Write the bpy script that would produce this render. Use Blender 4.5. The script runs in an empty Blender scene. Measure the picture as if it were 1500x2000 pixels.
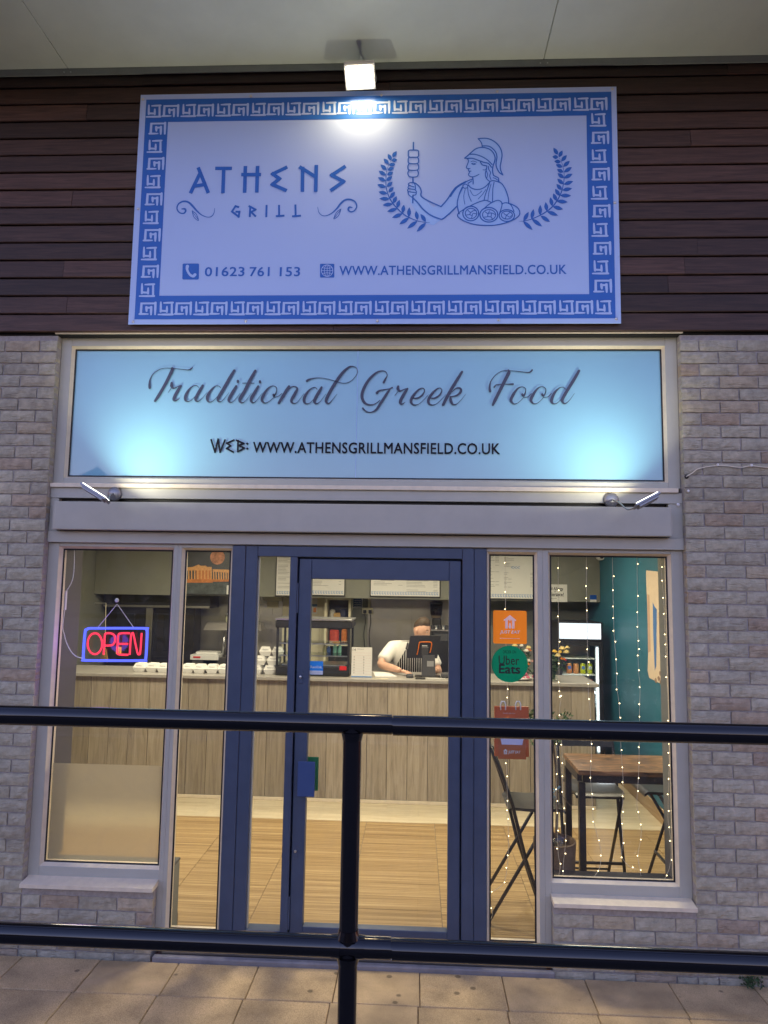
import bpy, bmesh, math, random
from mathutils import Vector, Matrix, noise
random.seed(7)
SC = bpy.context.scene
COL = SC.collection
PI = math.pi

# ------------------------------------------------------------------ camera, sky, exposure
CAM_POS = Vector((0.0, -4.146, 2.14))
YAW, PITCH, ROLL, FPX = math.radians(2.68224), math.radians(5.90946), math.radians(0.88493), 1364.94
_f = Vector((-math.sin(YAW)*math.cos(PITCH), math.cos(YAW)*math.cos(PITCH), math.sin(PITCH)))
_r0 = Vector((math.cos(YAW), math.sin(YAW), 0)); _u0 = _r0.cross(_f)
CR = math.cos(ROLL)*_r0 + math.sin(ROLL)*_u0
CU = -math.sin(ROLL)*_r0 + math.cos(ROLL)*_u0
cam_d = bpy.data.cameras.new('camera'); cam = bpy.data.objects.new('camera', cam_d); COL.objects.link(cam)
m3 = Matrix((CR, CU, -_f)).transposed()
cam.matrix_world = Matrix.Translation(CAM_POS) @ m3.to_4x4()
cam_d.sensor_fit = 'HORIZONTAL'; cam_d.sensor_width = 36; cam_d.lens = 36*FPX/1500
cam_d.clip_start = .05; cam_d.clip_end = 2000
SC.camera = cam

world = bpy.data.worlds.new('World'); SC.world = world; world.use_nodes = True
wn = world.node_tree; bg = wn.nodes['Background']
sky = wn.nodes.new('ShaderNodeTexSky'); sky.sky_type = 'NISHITA'; sky.sun_disc = False
sky.sun_elevation = math.radians(3.0); sky.sun_rotation = math.radians(20); sky.air_density = 1.2; sky.dust_density = .4; sky.ozone_density = 3.0
tint = wn.nodes.new('ShaderNodeMix'); tint.data_type = 'RGBA'; tint.blend_type = 'MULTIPLY'; tint.inputs[0].default_value = 1
tint.inputs[7].default_value = (1.0, .562, .655, 1)
wn.links.new(sky.outputs[0], tint.inputs[6]); wn.links.new(tint.outputs[2], bg.inputs[0])
bg.inputs[1].default_value = .15
EXPO = 3.64; K = 2**-EXPO   # lamps below are given for exposure 0 and scaled by K
vs = SC.view_settings; vs.view_transform = 'Standard'; vs.look = 'None'; vs.exposure = EXPO; vs.gamma = 1; vs.use_curve_mapping = False
SC.cycles.use_denoising = True
SC.cycles.max_bounces = 10; SC.cycles.transparent_max_bounces = 24; SC.cycles.transmission_bounces = 8
SC.cycles.caustics_reflective = False; SC.cycles.caustics_refractive = False
SC.cycles.sample_clamp_indirect = 4

# ------------------------------------------------------------------ helpers
def spot(px, py, Y):
    """point of the depth plane y = Y seen at photograph pixel (px, py)"""
    d = (px-750)/FPX*CR - (py-1000)/FPX*CU + _f
    return CAM_POS + d*((Y-CAM_POS.y)/d.y)
def spot_z(px, py, z):
    d = (px-750)/FPX*CR - (py-1000)/FPX*CU + _f
    return CAM_POS + d*((z-CAM_POS.z)/d.z)

def tag(o, label=None, cat=None, group=None, kind=None):
    if label: o['label'] = label
    if cat: o['category'] = cat
    if group: o['group'] = group
    if kind: o['kind'] = kind
    return o
def empty(name, loc, label, cat, group=None):
    o = bpy.data.objects.new(name, None); COL.objects.link(o); o.location = loc; o.empty_display_size = .05
    return tag(o, label, cat, group)
def wloc(o):
    v = Vector((0, 0, 0))
    while o: v += o.location; o = o.parent
    return v

class MB:
    """collects shapes into one mesh"""
    def __init__(s): s.v = []; s.f = []; s.uvz = None
    def add(s, vs, fs):
        n = len(s.v); s.v += [tuple(v) for v in vs]; s.f += [[i+n for i in f] for f in fs]; return s
    def box(s, x0, x1, y0, y1, z0, z1, b=0):
        x0, x1 = min(x0, x1), max(x0, x1); y0, y1 = min(y0, y1), max(y0, y1); z0, z1 = min(z0, z1), max(z0, z1)
        if b <= 0:
            return s.add([(x0,y0,z0),(x1,y0,z0),(x1,y1,z0),(x0,y1,z0),(x0,y0,z1),(x1,y0,z1),(x1,y1,z1),(x0,y1,z1)],
                         [(0,3,2,1),(4,5,6,7),(0,1,5,4),(1,2,6,5),(2,3,7,6),(3,0,4,7)])
        b = min(b, (x1-x0)*.45, (y1-y0)*.45, (z1-z0)*.45)
        bm = bmesh.new(); bmesh.ops.create_cube(bm, size=1)
        for v in bm.verts: v.co = Vector(((x0+x1)/2+v.co.x*(x1-x0), (y0+y1)/2+v.co.y*(y1-y0), (z0+z1)/2+v.co.z*(z1-z0)))
        bmesh.ops.bevel(bm, geom=list(bm.edges), offset=b, segments=1, affect='EDGES')
        return s.bm(bm)
    def bm(s, bm):
        bm.verts.index_update(); s.add([v.co.copy() for v in bm.verts], [[v.index for v in f.verts] for f in bm.faces]); bm.free(); return s
    def obox(s, c, ax, ay, az, hx, hy, hz):
        c, ax, ay, az = map(Vector, (c, ax, ay, az)); vs = []
        for k in (-1, 1):
            for i, j in ((-1,-1),(1,-1),(1,1),(-1,1)): vs.append(c+ax*hx*i+ay*hy*j+az*hz*k)
        return s.add(vs, [(0,3,2,1),(4,5,6,7),(0,1,5,4),(1,2,6,5),(2,3,7,6),(3,0,4,7)])
    def bar(s, a, b, w, h, up=(0,0,1)):
        a, b = Vector(a), Vector(b); d = (b-a).normalized(); u = Vector(up)
        if abs(d.dot(u)) > .95: u = Vector((0,1,0))
        r = d.cross(u).normalized(); u = r.cross(d)
        return s.obox((a+b)/2, r, u, d, w/2, h/2, (b-a).length/2)
    def tube(s, pts, r, n=10, cap=True, closed=False):
        pts = [Vector(p) for p in pts]; m = len(pts)
        rs = r if isinstance(r, (list, tuple)) else [r]*m
        t0 = (pts[1]-pts[0]).normalized(); u = Vector((0,0,1)) if abs(t0.z) < .9 else Vector((0,1,0)); base = len(s.v); prev = None
        for i, p in enumerate(pts):
            if closed: t = (pts[(i+1) % m]-pts[i-1]).normalized()
            else: t = (pts[min(i+1, m-1)]-pts[max(i-1, 0)]).normalized()
            if prev is None: nrm = (u - t*u.dot(t)).normalized()
            else: nrm = (prev - t*prev.dot(t)).normalized()
            prev = nrm; bn = t.cross(nrm)
            for k in range(n):
                a = 2*PI*k/n; s.v.append(tuple(p+(nrm*math.cos(a)+bn*math.sin(a))*rs[i]))
        rng = m if closed else m-1
        for i in range(rng):
            j = (i+1) % m
            for k in range(n):
                k2 = (k+1) % n; s.f.append([base+i*n+k, base+i*n+k2, base+j*n+k2, base+j*n+k])
        if cap and not closed:
            s.f.append([base+k for k in range(n)][::-1]); s.f.append([base+(m-1)*n+k for k in range(n)])
        return s
    def lathe(s, prof, c, n=20, axis='z'):
        c = Vector(c); base = len(s.v)
        for r, h in prof:
            for k in range(n):
                a = 2*PI*k/n; x, y = r*math.cos(a), r*math.sin(a)
                o = Vector((x, y, h)) if axis == 'z' else (Vector((x, -h, y)) if axis == 'y' else Vector((h, x, y)))
                s.v.append(tuple(c+o))
        for i in range(len(prof)-1):
            for k in range(n):
                k2 = (k+1) % n; s.f.append([base+i*n+k, base+i*n+k2, base+(i+1)*n+k2, base+(i+1)*n+k])
        s.f.append([base+k for k in range(n)][::-1]); s.f.append([base+(len(prof)-1)*n+k for k in range(n)])
        return s
    def poly(s, pts, y, th=0):
        """filled outline in a plane of constant y; pts = (x, z)"""
        n = len(pts); area = sum(pts[i][0]*pts[(i+1) % n][1]-pts[(i+1) % n][0]*pts[i][1] for i in range(n))
        if area < 0: pts = pts[::-1]
        b = len(s.v)
        s.v += [(p[0], y, p[1]) for p in pts]; s.f.append([b+i for i in range(n)])
        if th:
            s.v += [(p[0], y+th, p[1]) for p in pts]; s.f.append([b+n+i for i in range(n)][::-1])
            for i in range(n): j = (i+1) % n; s.f.append([b+j, b+i, b+n+i, b+n+j])
        return s
    def ball(s, c, r, sub=1, sc=(1,1,1)):
        bm = bmesh.new(); bmesh.ops.create_icosphere(bm, subdivisions=sub, radius=1)
        for v in bm.verts: v.co = Vector((c[0]+v.co.x*r*sc[0], c[1]+v.co.y*r*sc[1], c[2]+v.co.z*r*sc[2]))
        return s.bm(bm)
    def mesh(s, name, org=Vector((0,0,0)), smooth=False):
        me = bpy.data.meshes.new(name); me.from_pydata([Vector(v)-org for v in s.v], [], s.f)
        if smooth: me.polygons.foreach_set('use_smooth', [True]*len(me.polygons))
        me.update(); return me
    def build(s, name, mat, parent=None, smooth=False, auto=False):
        if parent is not None: org = wloc(parent)
        else:
            xs = [v[0] for v in s.v]; ys = [v[1] for v in s.v]; zs = [v[2] for v in s.v]
            org = Vector(((min(xs)+max(xs))/2, (min(ys)+max(ys))/2, min(zs)))
        me = s.mesh(name, org, smooth or auto)
        if auto: me.set_sharp_from_angle(angle=math.radians(38))
        me.materials.append(mat); o = bpy.data.objects.new(name, me); COL.objects.link(o)
        if parent is not None: o.parent = parent
        else: o.location = org
        return o
def bx(name, mat, parent, x0, x1, y0, y1, z0, z1, b=.0015):
    return MB().box(x0, x1, y0, y1, z0, z1, b).build(name, mat, parent)
def copy_tree(o, parent=None):
    c = o.copy(); COL.objects.link(c); c.parent = parent
    for ch in [k for k in bpy.data.objects if k.parent == o]: copy_tree(ch, c)
    return c

def smooth_path(pts, n=6):
    """Catmull-Rom through tuples"""
    out = []; P = [pts[0]]+list(pts)+[pts[-1]]
    for i in range(1, len(P)-2):
        p0, p1, p2, p3 = P[i-1], P[i], P[i+1], P[i+2]
        for k in range(n):
            t = k/n
            out.append(tuple(.5*((2*b)+(-a+c)*t+(2*a-5*b+4*c-d)*t*t+(-a+3*b-3*c+d)*t**3) for a, b, c, d in zip(p0, p1, p2, p3)))
    out.append(tuple(pts[-1])); return out
def ribbon(mb, pts, y, closed=False, capr=True):
    """flat stroke in the plane y; pts = (x, z, width)"""
    L = []; R = []; n = len(pts)
    for i, (x, z, w) in enumerate(pts):
        a = pts[(i-1) % n] if closed or i > 0 else pts[i]; b = pts[(i+1) % n] if closed or i < n-1 else pts[i]
        dx, dz = b[0]-a[0], b[1]-a[1]; l = math.hypot(dx, dz) or 1e-9
        nx, nz = -dz/l*w/2, dx/l*w/2
        L.append((x+nx, z+nz)); R.append((x-nx, z-nz))
    base = len(mb.v)
    for l, r in zip(L, R): mb.v.append((l[0], y, l[1])); mb.v.append((r[0], y, r[1]))
    for i in range(n if closed else n-1):
        j = (i+1) % n; mb.f.append([base+2*i, base+2*i+1, base+2*j+1, base+2*j])
    if capr and not closed:
        for e, o_ in ((0, 1), (n-1, n-2)):
            x, z, w = pts[e]; ang = math.atan2(z-pts[o_][1], x-pts[o_][0])
            b = len(mb.v); k = 6
            for q in range(k+1):
                a = ang-PI/2+PI*q/k; mb.v.append((x+math.cos(a)*w/2, y, z+math.sin(a)*w/2))
            mb.f.append([b+q for q in range(k+1)])
def px_stroke(mb, crop, pts, Y, k=0, sm=True, n=6, closed=False, capr=True):
    """stroke traced at photograph pixels; crop = (x0, y0, scale)"""
    P = [(p[0], p[1], p[2]) for p in pts]
    if closed: P = P+[P[0]]
    if sm: P = smooth_path(P, n)
    q = []
    for a, b, w in P:
        s_ = spot(crop[0]+a*crop[2], crop[1]+b*crop[2], Y); q.append((s_.x, s_.z, w*crop[2]*(Y-CAM_POS.y)/FPX))
    if closed: q = q[:-1]
    ribbon(mb, q, Y-k*.0002, closed, capr)

FONT_CACHE = {}
def text_mb(body, x0, x1, z0, z1, y, bold=0.0, shear=0.0, space=1.0, keep=False):
    """built-in sans lettering fitted into a rectangle of the plane y"""
    cu = bpy.data.curves.new('t', 'FONT'); cu.body = body; cu.size = 1; cu.shear = shear; cu.space_character = space
    cu.resolution_u = 3
    o = bpy.data.objects.new('t', cu); COL.objects.link(o)
    dg = bpy.context.evaluated_depsgraph_get(); me = bpy.data.meshes.new_from_object(o.evaluated_get(dg))
    vs_ = [v.co.copy() for v in me.vertices]; fs_ = [list(p.vertices) for p in me.polygons]
    bpy.data.objects.remove(o); bpy.data.curves.remove(cu); bpy.data.meshes.remove(me)
    ax0 = min(v.x for v in vs_); ax1 = max(v.x for v in vs_); ay0 = min(v.y for v in vs_); ay1 = max(v.y for v in vs_)
    sx = (x1-x0)/(ax1-ax0); sz = (z1-z0)/(ay1-ay0)
    if keep: sx = sz = min(sx, sz)
    cx = (x0+x1)/2-(ax0+ax1)/2*sx; cz = (z0+z1)/2-(ay0+ay1)/2*sz
    mb = MB()
    # weight is built up from slightly shifted sheets
    for i, (ox, oz) in enumerate(((0,0),(1,.7),(-1,.7),(1,-.7),(-1,-.7)) if bold else ((0,0),)):
        mb.add([(cx+(v.x+ox*bold)*sx, y-i*.00008, cz+(v.y+oz*bold)*sz) for v in vs_], fs_)
    return mb

# ------------------------------------------------------------------ materials
def nt(name):
    m = bpy.data.materials.new(name); m.use_nodes = True
    return m, m.node_tree.nodes, m.node_tree.links, m.node_tree.nodes['Principled BSDF']
def mat(name, col, rough=.5, metal=0, var=0, vscale=8, bump=0, bscale=60, coat=0, spec=.5, stretch=(1,1,1), rvar=0, objvar=0):
    m, N, L, b = nt(name)
    b.inputs['Base Color'].default_value = (*col, 1); b.inputs['Roughness'].default_value = rough; b.inputs['Metallic'].default_value = metal
    b.inputs['Coat Weight'].default_value = coat; b.inputs['Coat Roughness'].default_value = .08; b.inputs['Specular IOR Level'].default_value = spec
    if var or bump or rvar or objvar:
        tc = N.new('ShaderNodeTexCoord'); mp = N.new('ShaderNodeMapping'); mp.inputs['Scale'].default_value = stretch; L.new(tc.outputs['Object'], mp.inputs[0])
    if var or rvar or objvar:
        no = N.new('ShaderNodeTexNoise'); no.inputs['Scale'].default_value = vscale; no.inputs['Detail'].default_value = 6; no.inputs['Roughness'].default_value = .62; L.new(mp.outputs[0], no.inputs[0])
        mr = N.new('ShaderNodeMapRange'); mr.inputs[1].default_value = .28; mr.inputs[2].default_value = .72; mr.inputs[3].default_value = 1-var; mr.inputs[4].default_value = 1+var; L.new(no.outputs[0], mr.inputs[0])
        fac = mr.outputs[0]
        if objvar:
            oi = N.new('ShaderNodeObjectInfo'); m2 = N.new('ShaderNodeMapRange'); m2.inputs[3].default_value = 1-objvar; m2.inputs[4].default_value = 1+objvar; L.new(oi.outputs['Random'], m2.inputs[0])
            mm = N.new('ShaderNodeMath'); mm.operation = 'MULTIPLY'; L.new(fac, mm.inputs[0]); L.new(m2.outputs[0], mm.inputs[1]); fac = mm.outputs[0]
            va = N.new('ShaderNodeVectorMath'); va.operation = 'ADD'; sc_ = N.new('ShaderNodeMath'); sc_.operation = 'MULTIPLY'; sc_.inputs[1].default_value = 37; L.new(oi.outputs['Random'], sc_.inputs[0])
            L.new(mp.outputs[0], va.inputs[0]); L.new(sc_.outputs[0], va.inputs[1]); L.new(va.outputs[0], no.inputs[0])
        vm = N.new('ShaderNodeVectorMath'); vm.operation = 'SCALE'; vm.inputs[0].default_value = col; L.new(fac, vm.inputs['Scale']); L.new(vm.outputs[0], b.inputs['Base Color'])
        if rvar:
            m3_ = N.new('ShaderNodeMapRange'); m3_.inputs[1].default_value = .3; m3_.inputs[2].default_value = .7; m3_.inputs[3].default_value = max(.02, rough-rvar); m3_.inputs[4].default_value = rough+rvar; L.new(no.outputs[0], m3_.inputs[0]); L.new(m3_.outputs[0], b.inputs['Roughness'])
    if bump:
        n2 = N.new('ShaderNodeTexNoise'); n2.inputs['Scale'].default_value = bscale; n2.inputs['Detail'].default_value = 5; L.new(mp.outputs[0], n2.inputs[0])
        bp = N.new('ShaderNodeBump'); bp.inputs['Strength'].default_value = bump; bp.inputs['Distance'].default_value = .004; L.new(n2.outputs[0], bp.inputs['Height']); L.new(bp.outputs[0], b.inputs['Normal'])
    return m
def emit(name, col, s):
    m, N, L, b = nt(name); N.remove(b); e = N.new('ShaderNodeEmission'); e.inputs[0].default_value = (*col, 1); e.inputs[1].default_value = s*K
    L.new(e.outputs[0], N['Material Output'].inputs[0]); return m
def glass_mat(name, tint_=(.97,.98,.97), gloss=1.0, rough=0.0, dirt=0):
    m, N, L, b = nt(name); N.remove(b)
    t = N.new('ShaderNodeBsdfTransparent'); t.inputs[0].default_value = (*tint_, 1)
    g = N.new('ShaderNodeBsdfGlossy'); g.inputs['Roughness'].default_value = rough
    lw_ = N.new('ShaderNodeLayerWeight'); lw_.inputs[0].default_value = .5      # Schlick, the same from both sides of the sheet
    pw = N.new('ShaderNodeMath'); pw.operation = 'POWER'; pw.inputs[1].default_value = 5; L.new(lw_.outputs['Facing'], pw.inputs[0])
    ml = N.new('ShaderNodeMath'); ml.operation = 'MULTIPLY_ADD'; ml.inputs[1].default_value = .9; ml.inputs[2].default_value = .045*gloss; ml.use_clamp = True; L.new(pw.outputs[0], ml.inputs[0])
    x = N.new('ShaderNodeMixShader'); L.new(ml.outputs[0], x.inputs[0]); L.new(t.outputs[0], x.inputs[1]); L.new(g.outputs[0], x.inputs[2]); L.new(x.outputs[0], N['Material Output'].inputs[0])
    if dirt:
        tc = N.new('ShaderNodeTexCoord'); n1 = N.new('ShaderNodeTexNoise'); n1.inputs['Scale'].default_value = 5; n1.inputs['Detail'].default_value = 8; n1.inputs['Roughness'].default_value = .7; n1.inputs['Distortion'].default_value = 1.5; L.new(tc.outputs['Object'], n1.inputs[0])
        mr = N.new('ShaderNodeMapRange'); mr.inputs[1].default_value = .45; mr.inputs[2].default_value = .8; mr.inputs[3].default_value = .006; mr.inputs[4].default_value = dirt; L.new(n1.outputs[0], mr.inputs[0])
        d = N.new('ShaderNodeBsdfDiffuse'); d.inputs[0].default_value = (.7,.7,.68,1); y = N.new('ShaderNodeMixShader'); L.new(mr.outputs[0], y.inputs[0]); L.new(x.outputs[0], y.inputs[1]); L.new(d.outputs[0], y.inputs[2]); L.new(y.outputs[0], N['Material Output'].inputs[0])
    return m
def ramp(N, stops):
    r = N.new('ShaderNodeValToRGB'); e = r.color_ramp.elements
    while len(e) < len(stops): e.new(.5)
    for i, (p, c) in enumerate(stops): e[i].position = p; e[i].color = (*c, 1)
    return r

def brick_material():
    m, N, L, b = nt('brick clay')
    tc = N.new('ShaderNodeTexCoord'); oi = N.new('ShaderNodeObjectInfo')
    ml = N.new('ShaderNodeMath'); ml.operation = 'MULTIPLY'; ml.inputs[1].default_value = 53; L.new(oi.outputs['Random'], ml.inputs[0])
    va = N.new('ShaderNodeVectorMath'); L.new(tc.outputs['Object'], va.inputs[0]); L.new(ml.outputs[0], va.inputs[1])
    r = ramp(N, [(0, (.385,.345,.255)), (.3, (.47,.425,.305)), (.62, (.44,.405,.305)), (.84, (.47,.40,.275)), (.94, (.43,.34,.235)), (1, (.35,.275,.20))]); L.new(oi.outputs['Random'], r.inputs[0])
    n1 = N.new('ShaderNodeTexNoise'); n1.inputs['Scale'].default_value = 22; n1.inputs['Detail'].default_value = 7; n1.inputs['Roughness'].default_value = .65; L.new(va.outputs[0], n1.inputs[0])
    mr = N.new('ShaderNodeMapRange'); mr.inputs[1].default_value = .3; mr.inputs[2].default_value = .7; mr.inputs[3].default_value = .74; mr.inputs[4].default_value = 1.22; L.new(n1.outputs[0], mr.inputs[0])
    ge = N.new('ShaderNodeNewGeometry'); ns_ = N.new('ShaderNodeTexNoise'); ns_.inputs['Scale'].default_value = 1.7; ns_.inputs['Detail'].default_value = 5; L.new(ge.outputs['Position'], ns_.inputs[0])
    mr2 = N.new('ShaderNodeMapRange'); mr2.inputs[1].default_value = .3; mr2.inputs[2].default_value = .7; mr2.inputs[3].default_value = .80; mr2.inputs[4].default_value = 1.12; L.new(ns_.outputs[0], mr2.inputs[0])
    mm_ = N.new('ShaderNodeMath'); mm_.operation = 'MULTIPLY'; L.new(mr.outputs[0], mm_.inputs[0]); L.new(mr2.outputs[0], mm_.inputs[1])
    vm = N.new('ShaderNodeVectorMath'); vm.operation = 'SCALE'; L.new(r.outputs[0], vm.inputs[0]); L.new(mm_.outputs[0], vm.inputs['Scale']); L.new(vm.outputs[0], b.inputs['Base Color'])
    b.inputs['Roughness'].default_value = .92
    # creased face: stretched warped noise
    mp = N.new('ShaderNodeMapping'); mp.inputs['Scale'].default_value = (10, 10, 55); mp.inputs['Rotation'].default_value = (0, .12, 0); L.new(va.outputs[0], mp.inputs[0])
    n2 = N.new('ShaderNodeTexNoise'); n2.inputs['Scale'].default_value = 1; n2.inputs['Detail'].default_value = 4; n2.inputs['Distortion'].default_value = 1.2; L.new(mp.outputs[0], n2.inputs[0])
    cr = N.new('ShaderNodeMapRange'); cr.inputs[1].default_value = .34; cr.inputs[2].default_value = .46; cr.inputs[3].default_value = 0; cr.inputs[4].default_value = 1; L.new(n2.outputs[0], cr.inputs[0])
    n3 = N.new('ShaderNodeTexNoise'); n3.inputs['Scale'].default_value = 190; n3.inputs['Detail'].default_value = 4; L.new(va.outputs[0], n3.inputs[0])
    ad = N.new('ShaderNodeMath'); ad.operation = 'MULTIPLY_ADD'; ad.inputs[1].default_value = .45; L.new(n3.outputs[0], ad.inputs[0]); L.new(cr.outputs[0], ad.inputs[2])
    bp = N.new('ShaderNodeBump'); bp.inputs['Strength'].default_value = .6; bp.inputs['Distance'].default_value = .005; L.new(ad.outputs[0], bp.inputs['Height']); L.new(bp.outputs[0], b.inputs['Normal'])
    return m
def paving_material():
    m, N, L, b = nt('buff concrete slab')
    tc = N.new('ShaderNodeTexCoord'); oi = N.new('ShaderNodeObjectInfo')
    ml = N.new('ShaderNodeMath'); ml.operation = 'MULTIPLY'; ml.inputs[1].default_value = 31; L.new(oi.outputs['Random'], ml.inputs[0])
    va = N.new('ShaderNodeVectorMath'); L.new(tc.outputs['Object'], va.inputs[0]); L.new(ml.outputs[0], va.inputs[1])
    n1 = N.new('ShaderNodeTexNoise'); n1.inputs['Scale'].default_value = 260; n1.inputs['Detail'].default_value = 4; L.new(va.outputs[0], n1.inputs[0])
    n2 = N.new('ShaderNodeTexNoise'); n2.inputs['Scale'].default_value = 5; n2.inputs['Detail'].default_value = 5; L.new(va.outputs[0], n2.inputs[0])
    r = ramp(N, [(.28, (.35,.235,.115)), (.5, (.57,.40,.205)), (.72, (.70,.53,.30))]); L.new(n1.outputs[0], r.inputs[0])
    mr = N.new('ShaderNodeMapRange'); mr.inputs[1].default_value = .3; mr.inputs[2].default_value = .7; mr.inputs[3].default_value = .68; mr.inputs[4].default_value = 1.14; L.new(n2.outputs[0], mr.inputs[0])
    # dark spots of old gum
    vo = N.new('ShaderNodeTexVoronoi'); vo.inputs['Scale'].default_value = 6.5; L.new(va.outputs[0], vo.inputs[0])
    gs = N.new('ShaderNodeMapRange'); gs.inputs[1].default_value = .08; gs.inputs[2].default_value = .125; gs.inputs[3].default_value = .42; gs.inputs[4].default_value = 1; L.new(vo.outputs['Distance'], gs.inputs[0])
    mm = N.new('ShaderNodeMath'); mm.operation = 'MULTIPLY'; L.new(mr.outputs[0], mm.inputs[0]); L.new(gs.outputs[0], mm.inputs[1])
    vm = N.new('ShaderNodeVectorMath'); vm.operation = 'SCALE'; L.new(r.outputs[0], vm.inputs[0]); L.new(mm.outputs[0], vm.inputs['Scale']); L.new(vm.outputs[0], b.inputs['Base Color'])
    b.inputs['Roughness'].default_value = .85
    bp = N.new('ShaderNodeBump'); bp.inputs['Strength'].default_value = .4; bp.inputs['Distance'].default_value = .003; L.new(n1.outputs[0], bp.inputs['Height']); L.new(bp.outputs[0], b.inputs['Normal'])
    return m
def plank_material(name, cols, sc, rough=.5, objvar=.08, bump=.15, dist=.6, knots=False):
    """wood grain; sc = texture scale per axis (small along the grain)"""
    m, N, L, b = nt(name)
    tc = N.new('ShaderNodeTexCoord'); oi = N.new('ShaderNodeObjectInfo')
    ml = N.new('ShaderNodeMath'); ml.operation = 'MULTIPLY'; ml.inputs[1].default_value = 41; L.new(oi.outputs['Random'], ml.inputs[0])
    va = N.new('ShaderNodeVectorMath'); L.new(tc.outputs['Object'], va.inputs[0]); L.new(ml.outputs[0], va.inputs[1])
    mp = N.new('ShaderNodeMapping'); mp.inputs['Scale'].default_value = sc; L.new(va.outputs[0], mp.inputs[0])
    n1 = N.new('ShaderNodeTexNoise'); n1.inputs['Scale'].default_value = 1; n1.inputs['Detail'].default_value = 8; n1.inputs['Roughness'].default_value = .65; n1.inputs['Distortion'].default_value = dist; L.new(mp.outputs[0], n1.inputs[0])
    r = ramp(N, [(.3, cols[0]), (.5, cols[1]), (.7, cols[2])]); L.new(n1.outputs[0], r.inputs[0])
    mr = N.new('ShaderNodeMapRange'); mr.inputs[3].default_value = 1-objvar; mr.inputs[4].default_value = 1+objvar; L.new(oi.outputs['Random'], mr.inputs[0])
    vm = N.new('ShaderNodeVectorMath'); vm.operation = 'SCALE'; L.new(r.outputs[0], vm.inputs[0]); L.new(mr.outputs[0], vm.inputs['Scale']); L.new(vm.outputs[0], b.inputs['Base Color'])
    b.inputs['Roughness'].default_value = rough
    bp = N.new('ShaderNodeBump'); bp.inputs['Strength'].default_value = bump; bp.inputs['Distance'].default_value = .003; L.new(n1.outputs[0], bp.inputs['Height']); L.new(bp.outputs[0], b.inputs['Normal'])
    return m

M = {}
M['brick'] = brick_material()
M['mortar'] = mat('mortar', (.37,.335,.305), .95, var=.2, vscale=40, bump=.4, bscale=150)
M['paving'] = paving_material()
M['joint'] = mat('joint sand', (.07,.055,.045), .95, var=.3, vscale=60)
M['asphalt'] = mat('asphalt', (.075,.073,.072), .9, var=.25, vscale=90, bump=.5, bscale=220)
M['concrete'] = mat('concrete', (.28,.26,.25), .9, var=.2, vscale=10, bump=.3)
M['clad'] = plank_material('stained cedar board', ((.024,.011,.008), (.054,.026,.018), (.088,.045,.031)), (3.2, 30, 60), .62, .5, .35, 1.0)
M['clad_back'] = mat('black backing', (.006,.005,.005), .95)
M['soffit'] = mat('soffit board', (.80,.83,.70), .55, var=.06, vscale=2.5)
M['trim'] = mat('soffit trim', (.30,.31,.28), .5, var=.1, vscale=12)
M['sign_white'] = mat('sign panel white', (.41,.55,.88), .3, spec=.3)
M['sign_blue'] = mat('sign print blue', (.026,.135,.52), .3, spec=.25)
M['print_pale'] = mat('sign print pale blue', (.33,.53,.93), .28)
M['steel'] = mat('bare steel', (.62,.62,.62), .3, 1)
M['lamp_metal'] = mat('grey lamp metal', (.30,.30,.31), .42, .7)
M['frame'] = mat('greige powder coated aluminium', (.46,.445,.37), .42, var=.05, vscale=7, spec=.5)
M['sill'] = mat('pale aluminium sill', (.76,.66,.49), .35, var=.08, vscale=20)
M['gasket'] = mat('rubber gasket', (.012,.012,.012), .6)
M['blue_paint'] = mat('slate blue door paint', (.056,.079,.128), .4, var=.1, vscale=9, spec=.5)
M['rail'] = mat('gloss black rail paint', (.005,.005,.007), .09, spec=.55, bump=.07, bscale=22, coat=.2, rvar=.03, vscale=14)
M['glass'] = glass_mat('window glass', (.965,.975,.965), 1.6, dirt=.06)
M['sign_glass'] = glass_mat('sign window glass', (.97,.98,.97), .8)
M['thin_glass'] = glass_mat('display glass', (.93,.97,.95), 1.0)
M['black'] = mat('black plastic', (.015,.015,.016), .45)
M['black_metal'] = mat('black painted metal', (.018,.018,.02), .38, var=.2, vscale=30)
M['dark_grey'] = mat('dark grey plastic', (.06,.06,.062), .5)
M['grey'] = mat('grey plastic', (.3,.3,.3), .5)
M['white'] = mat('white plastic', (.78,.78,.76), .45)
M['paper'] = mat('white paper', (.70,.69,.66), .8)
M['cream'] = mat('cream paint', (.70,.64,.46), .6, var=.05)
M['ink'] = mat('dark printed ink', (.009,.010,.018), .6, spec=.2)
M['grey_ink'] = mat('grey printed ink', (.16,.165,.19), .7)
M['blue_ink'] = mat('blue printed ink', (.12,.26,.55), .6)
M['wall_olive'] = mat('grey olive wall paint', (.20,.205,.175), .7, var=.05, vscale=3)
M['teal'] = mat('teal wall paint', (.022,.14,.21), .5, var=.06, vscale=2.5, bump=.06, bscale=90)
M['ceiling'] = mat('ceiling white', (.75,.74,.7), .8)
M['stainless'] = mat('brushed stainless sheet', (.36,.345,.32), .34, 1, var=.04, vscale=2, stretch=(1,1,3), rvar=.03)
M['counter_top'] = mat('grey laminate worktop', (.33,.31,.28), .35, var=.08, vscale=30)
M['plank'] = plank_material('greyed oak cladding', ((.215,.178,.13), (.325,.278,.21), (.405,.355,.275)), (24, 24, 1.6), .5, .19, .12, 1.4)
M['laminate'] = plank_material('pale oak floor', ((.52,.42,.27), (.62,.53,.36), (.69,.60,.43)), (2.5, 22, 22), .45, .06, .05)
M['skirt'] = plank_material('oak skirting', ((.32,.21,.10), (.43,.30,.16), (.5,.37,.22)), (20, 2, 20), .5, .05, .05)
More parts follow.
